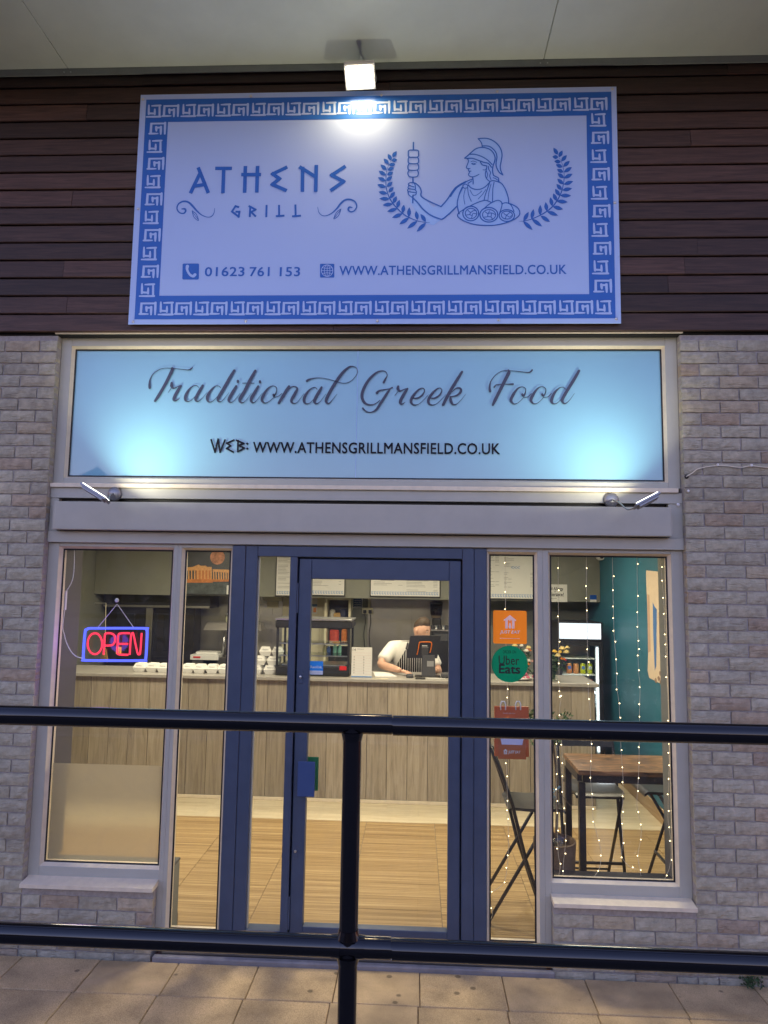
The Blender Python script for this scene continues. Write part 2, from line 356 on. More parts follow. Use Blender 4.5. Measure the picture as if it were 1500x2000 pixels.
M['table_wood'] = plank_material('rustic brown table top', ((.012,.009,.008), (.17,.085,.036), (.46,.25,.11)), (3.0, 13, 12), .33, 0, .08, 2.4)
M['skin'] = mat('skin', (.62,.36,.25), .5, var=.06, vscale=30)
M['hair'] = mat('brown hair', (.055,.033,.018), .6, var=.4, vscale=90, bump=.5, bscale=200)
M['cloth'] = mat('white cotton', (.80,.78,.72), .85, bump=.35, bscale=26)
M['foam'] = mat('white card box', (.80,.79,.75), .7, var=.05, vscale=40)
M['leaf'] = mat('olive leaf', (.10,.16,.04), .5, var=.3, vscale=60)
M['leaf_d'] = mat('dark leaf', (.025,.06,.018), .5, var=.3, vscale=60)
M['weed'] = mat('weed leaf', (.035,.075,.02), .6, var=.3, vscale=80)
M['bark'] = mat('thin bark', (.12,.085,.045), .8, var=.3, vscale=60)
M['basket'] = mat('woven basket', (.17,.115,.07), .8, var=.45, vscale=70, stretch=(1,1,3), bump=.9, bscale=110)
def thin_sheet(name, col, tr=.5):
    m, N, L, b = nt(name); b.inputs['Base Color'].default_value = (*col, 1); b.inputs['Roughness'].default_value = .4
    t = N.new('ShaderNodeBsdfTranslucent'); t.inputs[0].default_value = (*col, 1); x = N.new('ShaderNodeMixShader'); x.inputs[0].default_value = tr
    L.new(b.outputs[0], x.inputs[1]); L.new(t.outputs[0], x.inputs[2]); L.new(x.outputs[0], N['Material Output'].inputs[0]); return m
M['orange'] = thin_sheet('orange sticker', (.95,.27,.015), .36)
M['uber'] = thin_sheet('green sticker', (.0,.20,.12))
M['blue_st'] = thin_sheet('blue sticker', (.02,.17,.70))
M['st_white'] = thin_sheet('white sticker print', (.95,.93,.88), .3)
M['bag'] = thin_sheet('rust orange paper', (.60,.18,.06), .3)
M['red'] = mat('red plastic', (.6,.02,.02), .4)
M['ribbon'] = mat('pale blue ribbon', (.30,.58,.70), .6)
M['wire'] = mat('pale cable', (.75,.68,.52), .5)
M['green'] = mat('green plate', (.02,.20,.06), .4)
M['bulb'] = emit('fairy bulb glow', (1,.78,.40), 9)
M['neon_red'] = emit('red neon glow', (1.0,.04,.09), 1.7)
M['neon_blue'] = emit('blue neon glow', (.09,.12,1.0), 2.0)
M['panel_light'] = emit('ceiling panel glow', (1,.84,.6), 5)
M['led_white'] = emit('fridge light box', (.86,.93,1), 1.5)
M['led_strip'] = emit('fridge led strip', (.9,.97,1), 4)
M['flood_face'] = emit('floodlight lens', (1,.88,.62), 30)
M['lamp_face'] = emit('lamp lens', (1,.98,.84), 9)
M['floor_tile'] = plank_material('strip wood floor tile', ((.13,.076,.026), (.35,.228,.10), (.61,.45,.235)), (.6, 85, 1), .42, .05, .05, .0)
def film_mats():
    m, N, L, b = nt('blue window film'); b.inputs['Base Color'].default_value = (.31,.62,.92,1); b.inputs['Roughness'].default_value = .5
    b.inputs['Coat Weight'].default_value = 1; b.inputs['Coat Roughness'].default_value = .03
    tc = N.new('ShaderNodeTexCoord'); no = N.new('ShaderNodeTexNoise'); no.inputs['Scale'].default_value = 1.6; no.inputs['Detail'].default_value = 3; L.new(tc.outputs['Object'], no.inputs[0])
    mr = N.new('ShaderNodeMapRange'); mr.inputs[1].default_value = .3; mr.inputs[2].default_value = .7; mr.inputs[3].default_value = .94; mr.inputs[4].default_value = 1.05; L.new(no.outputs[0], mr.inputs[0])
    vm = N.new('ShaderNodeVectorMath'); vm.operation = 'SCALE'; vm.inputs[0].default_value = (.21,.50,.655); L.new(mr.outputs[0], vm.inputs['Scale']); L.new(vm.outputs[0], b.inputs['Base Color'])
    M['blue_film'] = m
    m, N, L, b = nt('frosted film'); N.remove(b)
    t = N.new('ShaderNodeBsdfTranslucent'); t.inputs[0].default_value = (.52,.48,.39,1)
    rf = N.new('ShaderNodeBsdfRefraction'); rf.inputs['IOR'].default_value = 1.12; rf.inputs['Roughness'].default_value = .42; rf.inputs[0].default_value = (.80,.75,.63,1)
    d = N.new('ShaderNodeBsdfDiffuse'); d.inputs[0].default_value = (.55,.54,.5,1)
    x = N.new('ShaderNodeMixShader'); x.inputs[0].default_value = .62; L.new(t.outputs[0], x.inputs[1]); L.new(rf.outputs[0], x.inputs[2])
    y = N.new('ShaderNodeMixShader'); y.inputs[0].default_value = .12; L.new(x.outputs[0], y.inputs[1]); L.new(d.outputs[0], y.inputs[2]); L.new(y.outputs[0], N['Material Output'].inputs[0])
    M['frost'] = m
film_mats()

# ================================================================== the setting
tag(MB().add([(-300,-300,.686),(300,-300,.686),(300,-2.30,.686),(-300,-2.30,.686)], [(0,1,2,3)]).build('ground', M['asphalt']), kind='structure')
tag(MB().box(-12, 12, -2.30, -2.18, -.3, .70, .01).build('retaining_wall', M['concrete']), 'low concrete retaining wall under the black handrail', 'wall')
pav = MB().add([(-12,-2.18,-.03),(12,-2.18,-.03),(12,.02,-.03),(-12,.02,-.03)], [(0,1,2,3)]).build('pavement', M['joint']); tag(pav, kind='structure')
tm = MB(); tr_ = random.Random(12)
for i in range(520):
    x = -80+160*i/520+tr_.uniform(-1, 1); y = -42+tr_.uniform(-9, 0); r = tr_.uniform(1.5, 2.5); h = (6.4+1.3*math.sin(x*.21)+1.3*math.sin(x*.53+1))
    tm.ball((x, y, .686+(tr_.uniform(.8, 2.2) if i % 3 == 0 else (h-r if i % 3 == 1 else tr_.uniform(2.2, h-r)))), r, 1, (1.1, 1, tr_.uniform(.9, 1.3)))
tm.v = [(v[0]+tr_.uniform(-.35,.35), v[1], v[2]+tr_.uniform(-.35,.35)) for v in tm.v]
tag(tm.build('distant_trees', mat('far foliage', (.035,.05,.025), .9, var=.4, vscale=1.5)), 'dark line of trees far across the car park', None, kind='stuff')
pavz = -.03
slab_meshes = {}
def slab(x0, x1, y0, y1):
    k = (round(x1-x0, 3), round(y1-y0, 3))
    if k not in slab_meshes:
        me = MB().box(-(x1-x0)/2, (x1-x0)/2, -(y1-y0)/2, (y1-y0)/2, -.028, 0, .004).mesh('slab'); me.materials.append(M['paving']); slab_meshes[k] = me
    o = bpy.data.objects.new('slab', slab_meshes[k]); COL.objects.link(o); o.parent = pav
    o.location = Vector(((x0+x1)/2, (y0+y1)/2, random.uniform(-.0015, .0015)))-wloc(pav)
    o.rotation_euler = (random.uniform(-.003,.003), random.uniform(-.003,.003), random.uniform(-.002,.002))
rows = [(-.018, -.332), (-.336, -.782), (-.786, -1.232), (-1.236, -1.682), (-1.686, -2.17)]
for ri, (ya, yb) in enumerate(rows):
    x = -1.7655-.4515*6
    off = (.004, -.006, .01, 0, .008)[ri]
    while x < 4.2:
        slab(x+.002+off, x+.4495+off, yb, ya); x += .4515

# ------------------------------------------------------------------ brick walls
HALF, FULL, MOD = .1025, .215, .225
def brick_variant(L_, seed):
    rnd = random.Random(seed); nx, nz = (7, 3) if L_ > .15 else (4, 3)
    vs_ = []; fs_ = []; h = .0655
    for j in range(nz+1):
        for i in range(nx+1):
            ex = min(i, nx-i); ez = min(j, nz-j); edge = ex == 0 or ez == 0
            x = -L_/2+L_*i/nx+(rnd.uniform(-.0018,.0018) if edge else rnd.uniform(-.006,.006)); z = -h/2+h*j/nz+(rnd.uniform(-.0016,.0016) if edge else rnd.uniform(-.004,.004))
            y = -.0015 if edge else -.0065+rnd.uniform(-.003,.0025)
            vs_.append((x, y, z))
    idx = lambda i, j: j*(nx+1)+i
    for j in range(nz):
        for i in range(nx): fs_.append([idx(i,j), idx(i+1,j), idx(i+1,j+1), idx(i,j+1)])
    ring = [idx(i,0) for i in range(nx+1)]+[idx(nx,j) for j in range(1,nz+1)]+[idx(i,nz) for i in range(nx-1,-1,-1)]+[idx(0,j) for j in range(nz-1,0,-1)]
    b = len(vs_)
    for r in ring: vs_.append((vs_[r][0], .05, vs_[r][2]))
    n = len(ring)
    for k in range(n): fs_.append([ring[(k+1)%n], ring[k], b+k, b+(k+1)%n])
    me = bpy.data.meshes.new('brick'); me.from_pydata(vs_, [], fs_); me.materials.append(M['brick']); me.update(); return me
BR_F = [brick_variant(FULL, 100+i) for i in range(10)]; BR_H = [brick_variant(HALF, 200+i) for i in range(6)]
ZB = .03  # bed level of the first full course
def brick_wall(jamb, sgn, panel_end, name, label):
    """jamb = x of the reveal; bricks run away from it in direction sgn; panel_end = inner end of the low panel under the window"""
    w = empty(name, (jamb+sgn*.6, 0, 0), label, 'wall')
    far = jamb+sgn*2.2
    MB().box(jamb, far, .0055, .30, -.1, 3.66).build('mortar_core', M['mortar'], w)
    MB().box(panel_end, jamb, .0055, .12, -.1, .375).build('mortar_panel', M['mortar'], w)
    stuff = MB(); q = 0
    def lay(xa, xb, k):
        nonlocal q
        a, b = min(xa, xb), max(xa, xb); L_ = b-a
        z = ZB+.075*k-.0375
        vis = spot(30 if sgn < 0 else 1470, 1000, 0).x
        inside = (b > -2.62) if sgn < 0 else (a < 2.16)
        if not inside:
            stuff.box(a, b, -.004, .05, z-.0325, z+.0325); return
        if L_ > .17: me = random.choice(BR_F)
        elif L_ > .06: me = random.choice(BR_H)
        else: return
        o = bpy.data.objects.new('brick', me); COL.objects.link(o); o.parent = w
        base = FULL if L_ > .17 else HALF
        o.scale = (L_/base*random.choice((1,-1)) if False else L_/base, 1, random.choice((1,1)))
        o.location = Vector(((a+b)/2, random.uniform(-.002,.002), z+random.uniform(-.0012,.0012)))-wloc(w)
        if random.random() < .5: o.rotation_euler = (0, PI, 0); o.rotation_euler[1] = 0
        o.rotation_euler = (random.uniform(-.006,.006), random.uniform(-.004,.004), random.uniform(-.008,.008))
        q += 1
    for k in range(0, 49):
        x = jamb; first = HALF if k % 2 == 0 else FULL
        if k == 48 : pass
        lay(x, x+sgn*first, k); x += sgn*(first+.01)
        while abs(x-jamb) < 2.1: lay(x, x+sgn*FULL, k); x += sgn*MOD
        if k <= 4:   # panel under the window
            x = jamb-sgn*.01; first = HALF if k % 2 == 1 else 0
            if k % 2 == 0:
                rem = FULL-HALF-.01; lay(x, x-sgn*rem, k); x -= sgn*(rem+.01)
            lim = abs(panel_end-jamb)
            while abs(x-jamb) < lim-.03:
                e = min(FULL, lim-abs(x-jamb)); lay(x, x-sgn*e, k); x -= sgn*(e+.01)
    so = stuff.build('brick_courses', M['brick'], w); so['kind'] = 'stuff'
    # reveal: ends of the courses seen in the thickness of the opening
    rv = MB()
    return w
wl = brick_wall(-2.26, -1, -1.485, 'brick_wall', 'grey buff brick wall and low panel under the frosted window, beside the neon sign')
wr = brick_wall(1.572, 1, .787, 'brick_wall', 'grey buff brick wall with a clipped cable, beside the fairy light window')

# ------------------------------------------------------------------ timber cladding
cl = empty('timber_cladding', (-.3, .1, 3.675), 'dark brown horizontal timber boards above the shopfront, behind the big sign', 'cladding')
MB().box(-4.5, 3.8, .0, .28, 3.664, 5.6).build('backing', M['clad_back'], cl)
PITCH_B = .1172
joints = {1: [-2.2, .65], 3: [-2.235, 1.6], 5: [-.4], 7: [-2.21, 2.6], 9: [.3], 10: [1.66], 11: [-1.6], 4: [1.68], 12: [-2.15, 2.9], 0: [-.52, 2.7], 2: [1.5, -3.2], 6: [-3.1, 1.1], 8: [2.4], 13: [-.2], 14: [1.9]}
for k in range(15):
    z0 = 3.676+k*PITCH_B; z1 = z0+PITCH_B-.0045
    xs = [-4.4]+sorted(joints.get(k, []))+[3.7]
    for a, b in zip(xs[:-1], xs[1:]):
        dy = random.uniform(-.0025, .0025)-(.004 if k == 9 else 0)
        x0, x1 = a+.001, b-.001; yl, yt = -.030+dy, -.020+dy; mb = MB()
        # shiplap: face leans out at the bottom, small chamfers
        prof = [(.0, z0+.004), (yl+.003, z0), (yl, z0+.004), (yt, z1-.005), (yt+.004, z1), (.0, z1)]
        vs_ = [(x0, y, z) for y, z in prof]+[(x1, y, z) for y, z in prof]; n = len(prof)
        mb.add(vs_, [[i, (i+1) % n, n+(i+1) % n, n+i][::-1] for i in range(n)]+[list(range(n)), list(range(n, 2*n))[::-1]])
        mb.build('board', M['clad'], cl)
MB().box(-2.27, 1.585, -.012, .06, 3.668, 3.675).build('drip_trim', M['sill'], cl)

# ------------------------------------------------------------------ canopy
cn = empty('canopy', (-.3, -.5, 5.43), 'pale canopy soffit over the sign, in wide flat panels', 'canopy')
jl, jr = spot_z(130, 130, 5.432).x, spot_z(1060, 125, 5.432).x
for a, b in ((jl-3.03, jl), (jl, jr), (jr, jr+3.03)):
    MB().box(a+.002, b-.002, -.95, -.034, 5.432, 5.46, .002).build('soffit_panel', M['soffit'], cn)
MB().box(-5.6, 4.2, -1.05, .28, 5.47, 5.75, .01).build('roof_deck', M['trim'], cn)
MB().box(-5.6, 4.2, -1.08, -.97, 5.40, 5.75, .004).build('front_fascia', M['trim'], cn)
MB().box(-5.3, 3.8, -.040, -.031, 5.385, 5.431, .001).build('wall_trim', M['trim'], cn)
for jx in (jl, jr):
    for dx in (-.022, .022):
        MB().lathe([(.005, 0), (.004, .003), (.001, .004)], (jx+dx, -.040, 5.405), 8, 'y').build('screw', M['steel'], cn)

# ------------------------------------------------------------------ sign board
YS = -.052
sg = empty('shop_sign', (-.3, YS, 3.73), 'large white and blue printed shop sign with Greek key border and helmeted figure', 'sign')
c_tl, c_tr, c_bl, c_br = spot(272, 187, YS), spot(1204, 167, YS), spot(253, 634, YS), spot(1213, 631, YS)
SX0, SX1 = (c_tl.x+c_bl.x)/2, (c_tr.x+c_br.x)/2; SZ0, SZ1 = (c_bl.z+c_br.z)/2, (c_tl.z+c_tr.z)/2
panel = MB().box(SX0, SX1, YS, YS+.004, SZ0, SZ1, .0008).build('panel', M['sign_white'], sg)
MB().box(SX0+.1, SX1-.1, YS+.005, -.026, SZ0+.1, SZ1-.1).build('batten', M['clad_back'], sg)
def P2(px, py): p = spot(px, py, YS); return p.x, p.z
# blue band as a ring of four strips with mitred corners
ox0 = (P2(283.5,196)[0]+P2(265,624)[0])/2; ox1 = (P2(1194,178)[0]+P2(1202,620)[0])/2
oz1 = (P2(283.5,196)[1]+P2(1194,178)[1])/2; oz0 = (P2(265,625)[1]+P2(1202,620.5)[1])/2
ix0 = (P2(326,240)[0]+P2(313.3,578.7)[0])/2; ix1 = (P2(1146,224)[0]+P2(1150,573.7)[0])/2
iz1 = (P2(326,240)[1]+P2(1146,224)[1])/2; iz0 = (P2(313.3,578.7)[1]+P2(1150,573.7)[1])/2
yb_ = YS-.0008
for q4 in (((ox0,oz1),(ox1,oz1),(ix1,iz1),(ix0,iz1)), ((ox0,oz0),(ox1,oz0),(ix1,iz0),(ix0,iz0)), ((ox0,oz0),(ox0,oz1),(ix0,iz1),(ix0,iz0)), ((ox1,oz0),(ox1,oz1),(ix1,iz1),(ix1,iz0))):
    MB().poly(list(q4), yb_).build('border_band', M['sign_blue'], sg)
# Greek key motifs, brush drawn
def motif(kind):
    mb = MB(); w = .14
    if kind == 'P': st = [[(.15,.97),(.17,.36),(.58,.33),(.57,.66)], [(.36,.91),(.88,.93),(.91,.09),(.03,.09)]]
    else: st = [[(.93,.06),(.92,.90),(.09,.90),(.08,.10),(.50,.10)], [(.42,.30),(.40,.57),(.68,.58),(.69,.05)]]
    for i, s_ in enumerate(st):
        pts = []
        for j, (x, z) in enumerate(s_):
            pts.append((x, z, w*(1.0 if 0 < j < len(s_)-1 else .72)))
        # square joints: separate segments with overlap
        for j in range(len(pts)-1):
            (xa, za, wa), (xb, zb, wb) = pts[j], pts[j+1]
            l = math.hypot(xb-xa, zb-za); ux, uz = (xb-xa)/l, (zb-za)/l; e0 = w*.48 if j > 0 else 0; e1 = w*.48 if j < len(pts)-2 else 0
            ribbon(mb, [(xa-ux*e0, za-uz*e0, wa if j == 0 else w*(.92+.1*((i+j) % 2))), ((xa+xb)/2, (za+zb)/2, w*1.04), (xb+ux*e1, zb+uz*e1, wb if j == len(pts)-2 else w)], -.0004-.0002*((i*4+j) % 5), capr=(j == 0 or j == len(pts)-2))
    me = mb.mesh('key_motif'); me.materials.append(M['sign_white']); return me
MOT = {k: motif(k) for k in 'PG'}
def put_motif(k, x, z, w, h):
    o = bpy.data.objects.new('key_motif', MOT[k]); COL.objects.link(o); o.parent = sg
    o.location = Vector((x, yb_-.0004, z))-wloc(sg); o.scale = (w, 1, h)
MW = {'P': (.096, .090), 'G': (.107, .085)}
def motif_row(seq, xa, xb, z):
    n = len(seq); pair = (xb-xa+.011)/(n/2); x = xa
    for k in seq:
        w_, h_ = MW[k]; f_ = pair/.225; put_motif(k, x, z-(.003 if k == 'P' else 0), w_*f_, h_); x += (w_+.0110)*f_
motif_row('PG'*13, P2(286.7,205)[0], P2(1186.4,187)[0], P2(730, 223)[1])
motif_row('GP'*13, P2(273.3,600)[0], P2(1193.5,598)[0], P2(735, 615)[1])
def motif_col(seq, x, za, zb):
    ch = (za-zb+.025)/len(seq)
    for i, k in enumerate(seq): put_motif(k, x+(.010 if k == 'G' else 0), za-ch*i-MW[k][1], *MW[k])
motif_col('GP'*5, ox0+.022, P2(300,239.3)[1], P2(287,582)[1])
motif_col('PG'*5, ix1+.020, P2(1170,221.6)[1], P2(1176,575)[1])
# screws
for px, py in ((279,194),(490,188),(745,186),(971,179),(1196,174),(270,408),(1201,396),(260,628),(480,627),(737,627),(974,625),(1204,623)):
    x, z = P2(px, py); MB().lathe([(.009,0),(.0085,.003),(.005,.0055),(.001,.006)], (x, YS, z), 10, 'y').build('screw', M['steel'], sg, smooth=True)
yp = YS-.0012
# --- lettering ATHENS / GRILL, drawn from bars
def bars(name, crop, segs, mat_=None, Y=yp, parent=sg, w=10):
    mb = MB()
    for k, s_ in enumerate(segs):
        ww = w
        if isinstance(s_[0], (int, float)): ww = s_[0]; s_ = s_[1:]
        for j in range(len(s_)-1):
            (a, b), (c, d) = s_[j], s_[j+1]; l = math.hypot(c-a, d-b); ux, uy = (c-a)/l, (d-b)/l
            e0 = ww*.42 if j > 0 else 0; e1 = ww*.42 if j < len(s_)-2 else 0
            px_stroke(mb, crop, [(a-ux*e0, b-uy*e0, ww), (c+ux*e1, d+uy*e1, ww)], Y, k=(k*3+j) % 7, sm=False, capr=False)
    return mb.build(name, mat_ or M['sign_blue'], parent)
A1 = (320, 290, .27333)
for segs in ([[(245,135),(318,318)], [(262,170),(190,320)], [(215,270),(295,258)]], [[(367,142),(487,142)], [(428,142),(422,320)]], [[(583,125),(577,317)], [(670,125),(664,315)], [(553,187),(695,187)]],
             [[(882,132),(778,182),(826,216),(776,257),(878,302)]], [[(992,130),(990,310)], [(968,130),(1088,205)], [(1090,118),(1085,310)]], [[(1298,126),(1200,190),(1284,236),(1190,302)]]):
    bars('letter', A1, segs, w=28)
for segs in ([[(538,420),(512,412),(487,450),(535,488),(540,452),(512,452)]], [[(618,410),(614,490)], [(606,410),(655,437),(618,458)], [(625,455),(658,487)]], [[(734,403),(732,491)]], [[(823,403),(824,483)], [(800,484),(862,480)]], [[(940,400),(942,483)], [(916,485),(980,480)]]):
    bars('letter', A1, segs, w=15)
def strokes(name, crop, lst, Y=yp, mat_=None, parent=sg, n=6, taper=False):
    mb = MB()
    for k, s_ in enumerate(lst): px_stroke(mb, crop, s_, Y, k=k % 9, n=n)
    return mb.build(name, mat_ or M['sign_blue'], parent)
def W(w, *pts): return [(p[0], p[1], w if len(p) == 2 else p[2]) for p in pts]
strokes('flourish', A1, [W(11, (128,432,8),(150,432,14),(156,448,13),(140,464,11),(112,458,10),(94,430,10),(105,396,11),(140,378,13),(175,384,14),(205,410,15),(235,445,12),(270,475,8),(310,490,6),(340,485,6),(358,462,5),(363,428,3))])
strokes('flourish', A1, [W(11, (1345,422,8),(1325,420,14),(1318,438,13),(1335,452,11),(1360,445,10),(1378,415,10),(1366,380,11),(1330,364,13),(1295,368,14),(1265,392,15),(1235,430,12),(1200,462,8),(1160,480,6),(1130,478,6),(1108,455,5),(1099,418,3))])
for a, b in ((((202,445),(232,470),(247,515),(215,490)), ((206,455),(243,505))), (((1265,432),(1235,455),(1214,503),(1248,480)), ((1260,442),(1219,495)))):
    strokes('flourish_leaf', A1, [W(5, *a, a[0]), W(4, *b)])
# phone and globe icons
def px_poly(name, crop, pts, Y, mat_, parent=sg, sm=0):
    if sm: pts = smooth_path([(*p, 0) for p in pts]+[(*pts[0], 0)], sm)[:-1]
    q = []
    for p in pts: s_ = spot(crop[0]+p[0]*crop[2], crop[1]+p[1]*crop[2], Y); q.append((s_.x, s_.z))
    return MB().poly(q, Y).build(name, mat_, parent)
px_poly('phone_icon', A1, [(140,822),(246,822),(252,828),(250,930),(244,936),(137,936),(132,930),(134,828)], yp, M['sign_blue'])
strokes('phone_handset', A1, [W(22, (168,842,26),(166,862,20),(175,885,17),(190,905,18),(210,912,22),(222,902,24))], yp-.0006, M['sign_white'])
px_poly('globe_icon', A1, [(1120,824),(1214,824),(1218,828),(1218,918),(1214,922),(1120,922),(1116,918),(1116,828)], yp, M['sign_blue'])
gl = []
ring = lambda rx, ry: [(1167+rx*math.cos(t*PI/8), 873+ry*math.sin(t*PI/8)) for t in range(17)]
strokes('globe_lines', A1, [W(5, *ring(41,41)), W(4, *ring(20,41)), W(4, (1167,832),(1167,873),(1167,914)), W(4, (1126,873),(1167,873),(1208,873)), W(4, (1133,852),(1167,857),(1201,852)), W(4, (1133,894),(1167,889),(1201,894))], yp-.0006, M['sign_white'])
def rect_text(name, body, pa, pb, Y, mat_, parent, **kw):
    """lettering between the pixels of its lower left and upper right corner"""
    a, b = spot(*pa, Y), spot(*pb, Y); return text_mb(body, a.x, b.x, a.z, b.z, Y, **kw).build(name, mat_, parent)
for s_, xa, xb in (('01623',400,477.5), ('761',487.5,526.5), ('153',546.5,586)): rect_text('phone_number', s_, (xa,539.6), (xb,521.5), yp, M['sign_blue'], sg, bold=.013, space=1.05)
rect_text('web_address', 'WWW.ATHENSGRILLMANSFIELD.CO.UK', (663,537.5), (1106,517), yp, M['sign_blue'], sg, bold=.013, space=1.05)
# --- figure with helmet, skewer and plate
A2 = (880, 255, .1); A3 = (780, 270, .09)
fill = MB()
px_poly('figure_fill', A2, [(540,160),(640,150),(780,170),(900,245),(980,350),(1005,470),(980,640),(970,760),(1020,870),(930,800),(885,690),(850,640),(835,760),(850,880),(930,940),(1010,1040),(1090,1190),(1135,1400),(1280,1460),(1350,1600),(1250,1720),(1000,1820),(740,1850),(400,1810),(170,1720),(140,1650),(160,1600),(120,1480),(0,1600),(-330,1850),(-480,1810),(-620,1700),(-740,1480),(-790,1400),(-800,1250),(-750,1010),(-640,1060),(-600,1160),(-590,1270),(-340,1500),(-150,1430),(60,1160),(220,1045),(300,985),(430,940),(430,905),(360,880),(345,760),(310,735),(350,600),(330,560),(275,540),(370,460),(480,360),(620,320),(615,250)], yp+.0004, M['print_pale'])
strokes('figure_outline', A2, [
 W(24, (540,160),(600,152),(700,152),(800,182),(900,250),(975,350),(1006,470),(990,590),(970,700),(985,790),(1022,868)), W(24, (1022,868),(950,815),(895,710),(890,620),(905,520),(885,430),(820,350),(740,305),(630,300)), W(20, (545,165),(590,220),(612,270),(615,320)),
 W(24, (275,540),(330,495),(390,440),(480,365),(570,333),(660,333),(760,365),(830,430),(868,520),(862,600),(830,690),(820,790),(840,880)), W(22, (370,465),(470,465),(600,505),(720,575),(810,665)), W(24, (275,540),(330,545),(430,545),(560,590),(660,625),(740,645),(800,720)),
 W(20, (335,560),(350,600),(330,660),(308,725),(345,745),(380,742)), W(18, (345,745),(350,780),(365,795),(400,795)), W(18, (362,800),(368,825),(350,850),(360,885),(420,905),(490,890),(555,858)), W(14, (398,610),(440,596),(515,620)), W(22, (415,645),(445,662),(490,652)), W(13, (425,640),(460,640),(490,655)),
 W(24, (580,610),(620,670),(700,690)), W(20, (710,690),(700,760),(680,830),(685,900),(720,960),(770,995)), W(15, (632,768),(680,768),(705,720)), W(18, (740,700),(745,760),(780,820),(765,890),(790,960)), W(16, (700,790),(720,860),(705,930)), W(22, (840,880),(880,900),(930,925),(940,970)), W(16, (830,920),(880,940),(950,990)),
 W(22, (430,905),(440,970),(440,1045)), W(22, (430,950),(340,980),(250,1035),(130,1110),(50,1210),(0,1290)), W(20, (410,985),(340,1035)), W(18, (240,1075),(285,1045),(335,1075),(325,1115),(280,1128),(245,1110),(240,1075)), W(22, (225,1110),(170,1240),(132,1400),(140,1520),(165,1610)),
 W(22, (345,1060),(400,1120),(490,1150),(600,1140),(700,1080),(770,1000)), W(14, (285,1150),(260,1260),(262,1350),(278,1440)), W(16, (335,1120),(350,1250),(405,1385)), W(14, (380,1160),(430,1250),(480,1270),(550,1235),(610,1180)), W(14, (540,1335),(620,1250),(690,1150)),
 W(20, (770,1000),(720,1140),(680,1250),(655,1355)), W(14, (790,1045),(750,1200),(730,1355)), W(18, (850,1010),(825,1150),(820,1400)), W(22, (770,995),(830,980),(940,1005),(1010,1050),(1080,1170),(1125,1310),(1135,1415)),
 W(22, (170,1600),(140,1640),(150,1690),(260,1765),(450,1830),(700,1855),(950,1835),(1180,1765),(1320,1680),(1352,1600),(1310,1510),(1210,1450),(1140,1425)), W(20, (170,1600),(280,1530),(450,1440),(600,1380),(700,1365),(790,1405)), W(20, (650,1530),(740,1450),(850,1385),(940,1365),(1000,1410),(1000,1480),(950,1640)), W(20, (1000,1430),(1070,1410),(1140,1425),(1190,1470),(1240,1580)),
 W(24, *[(395+155*math.cos(t*PI/8), 1620+142*math.sin(t*PI/8)) for t in range(17)]), W(24, *[(748+175*math.cos(t*PI/8), 1645+142*math.sin(t*PI/8)) for t in range(17)]), W(22, *[(1100+150*math.cos(t*PI/8), 1660+115*math.sin(t*PI/8)) for t in range(17)]),
 W(18, *[(400+112*math.cos(t*PI/8), 1620+100*math.sin(t*PI/8)) for t in range(17)]), W(18, *[(752+128*math.cos(t*PI/8), 1648+102*math.sin(t*PI/8)) for t in range(17)]), W(18, *[(1100+108*math.cos(t*PI/8), 1652+78*math.sin(t*PI/8)) for t in range(17)]),
 W(16, (340,1560),(390,1600),(440,1570),(500,1560)), W(16, (310,1650),(370,1640),(390,1600)), W(16, (370,1640),(420,1670),(400,1720)), W(16, (420,1670),(440,1620),(510,1630)), W(16, (680,1590),(730,1620),(760,1570)), W(16, (730,1620),(720,1680),(650,1690)), W(16, (730,1620),(800,1610),(870,1640)), W(16, (720,1680),(790,1690),(820,1740)), W(16, (790,1690),(800,1610)), W(15, (1040,1620),(1090,1650),(1160,1600)), W(15, (1090,1650),(1070,1720)), W(15, (1090,1650),(1150,1690),(1190,1660))], n=5)
strokes('skewer_arm', A3, [
 W(30, (305,90),(303,245)), W(30, (295,850),(295,965)), W(32, (295,1240),(290,1400)),
 W(26, *[(305+112*max(-1,min(1,1.25*math.cos(t*PI/12))), 335+78*max(-1,min(1,1.2*math.sin(t*PI/12)))) for t in range(25)]), W(26, (205,412),(190,470),(215,545),(390,548),(418,475),(395,412)), W(26, (210,550),(185,615),(212,690),(390,690),(418,615),(395,550)), W(26, (210,692),(182,760),(205,820),(250,842),(350,842),(395,820),(412,760),(395,692)),
 W(24, (295,965),(235,965),(200,990),(205,1020),(320,1060)), W(24, (205,1025),(195,1090),(340,1115)), W(24, (195,1090),(190,1150),(360,1185)), W(24, (190,1155),(200,1220),(270,1280)), W(22, (310,965),(340,1010),(350,1080),(345,1120),(370,1160),(355,1225),(300,1235)),
 W(28, (310,965),(360,985),(440,1060),(475,1150),(472,1255),(600,1345),(760,1420),(905,1485)), W(30, (905,1485),(1040,1330),(1150,1160),(1260,1040),(1444,940)), W(30, (310,1310),(400,1400),(520,1545),(680,1670),(860,1745),(940,1750),(1080,1640),(1245,1480)), W(24, (1370,1080),(1290,1250),(1255,1420),(1270,1540),(1300,1640))], n=5)
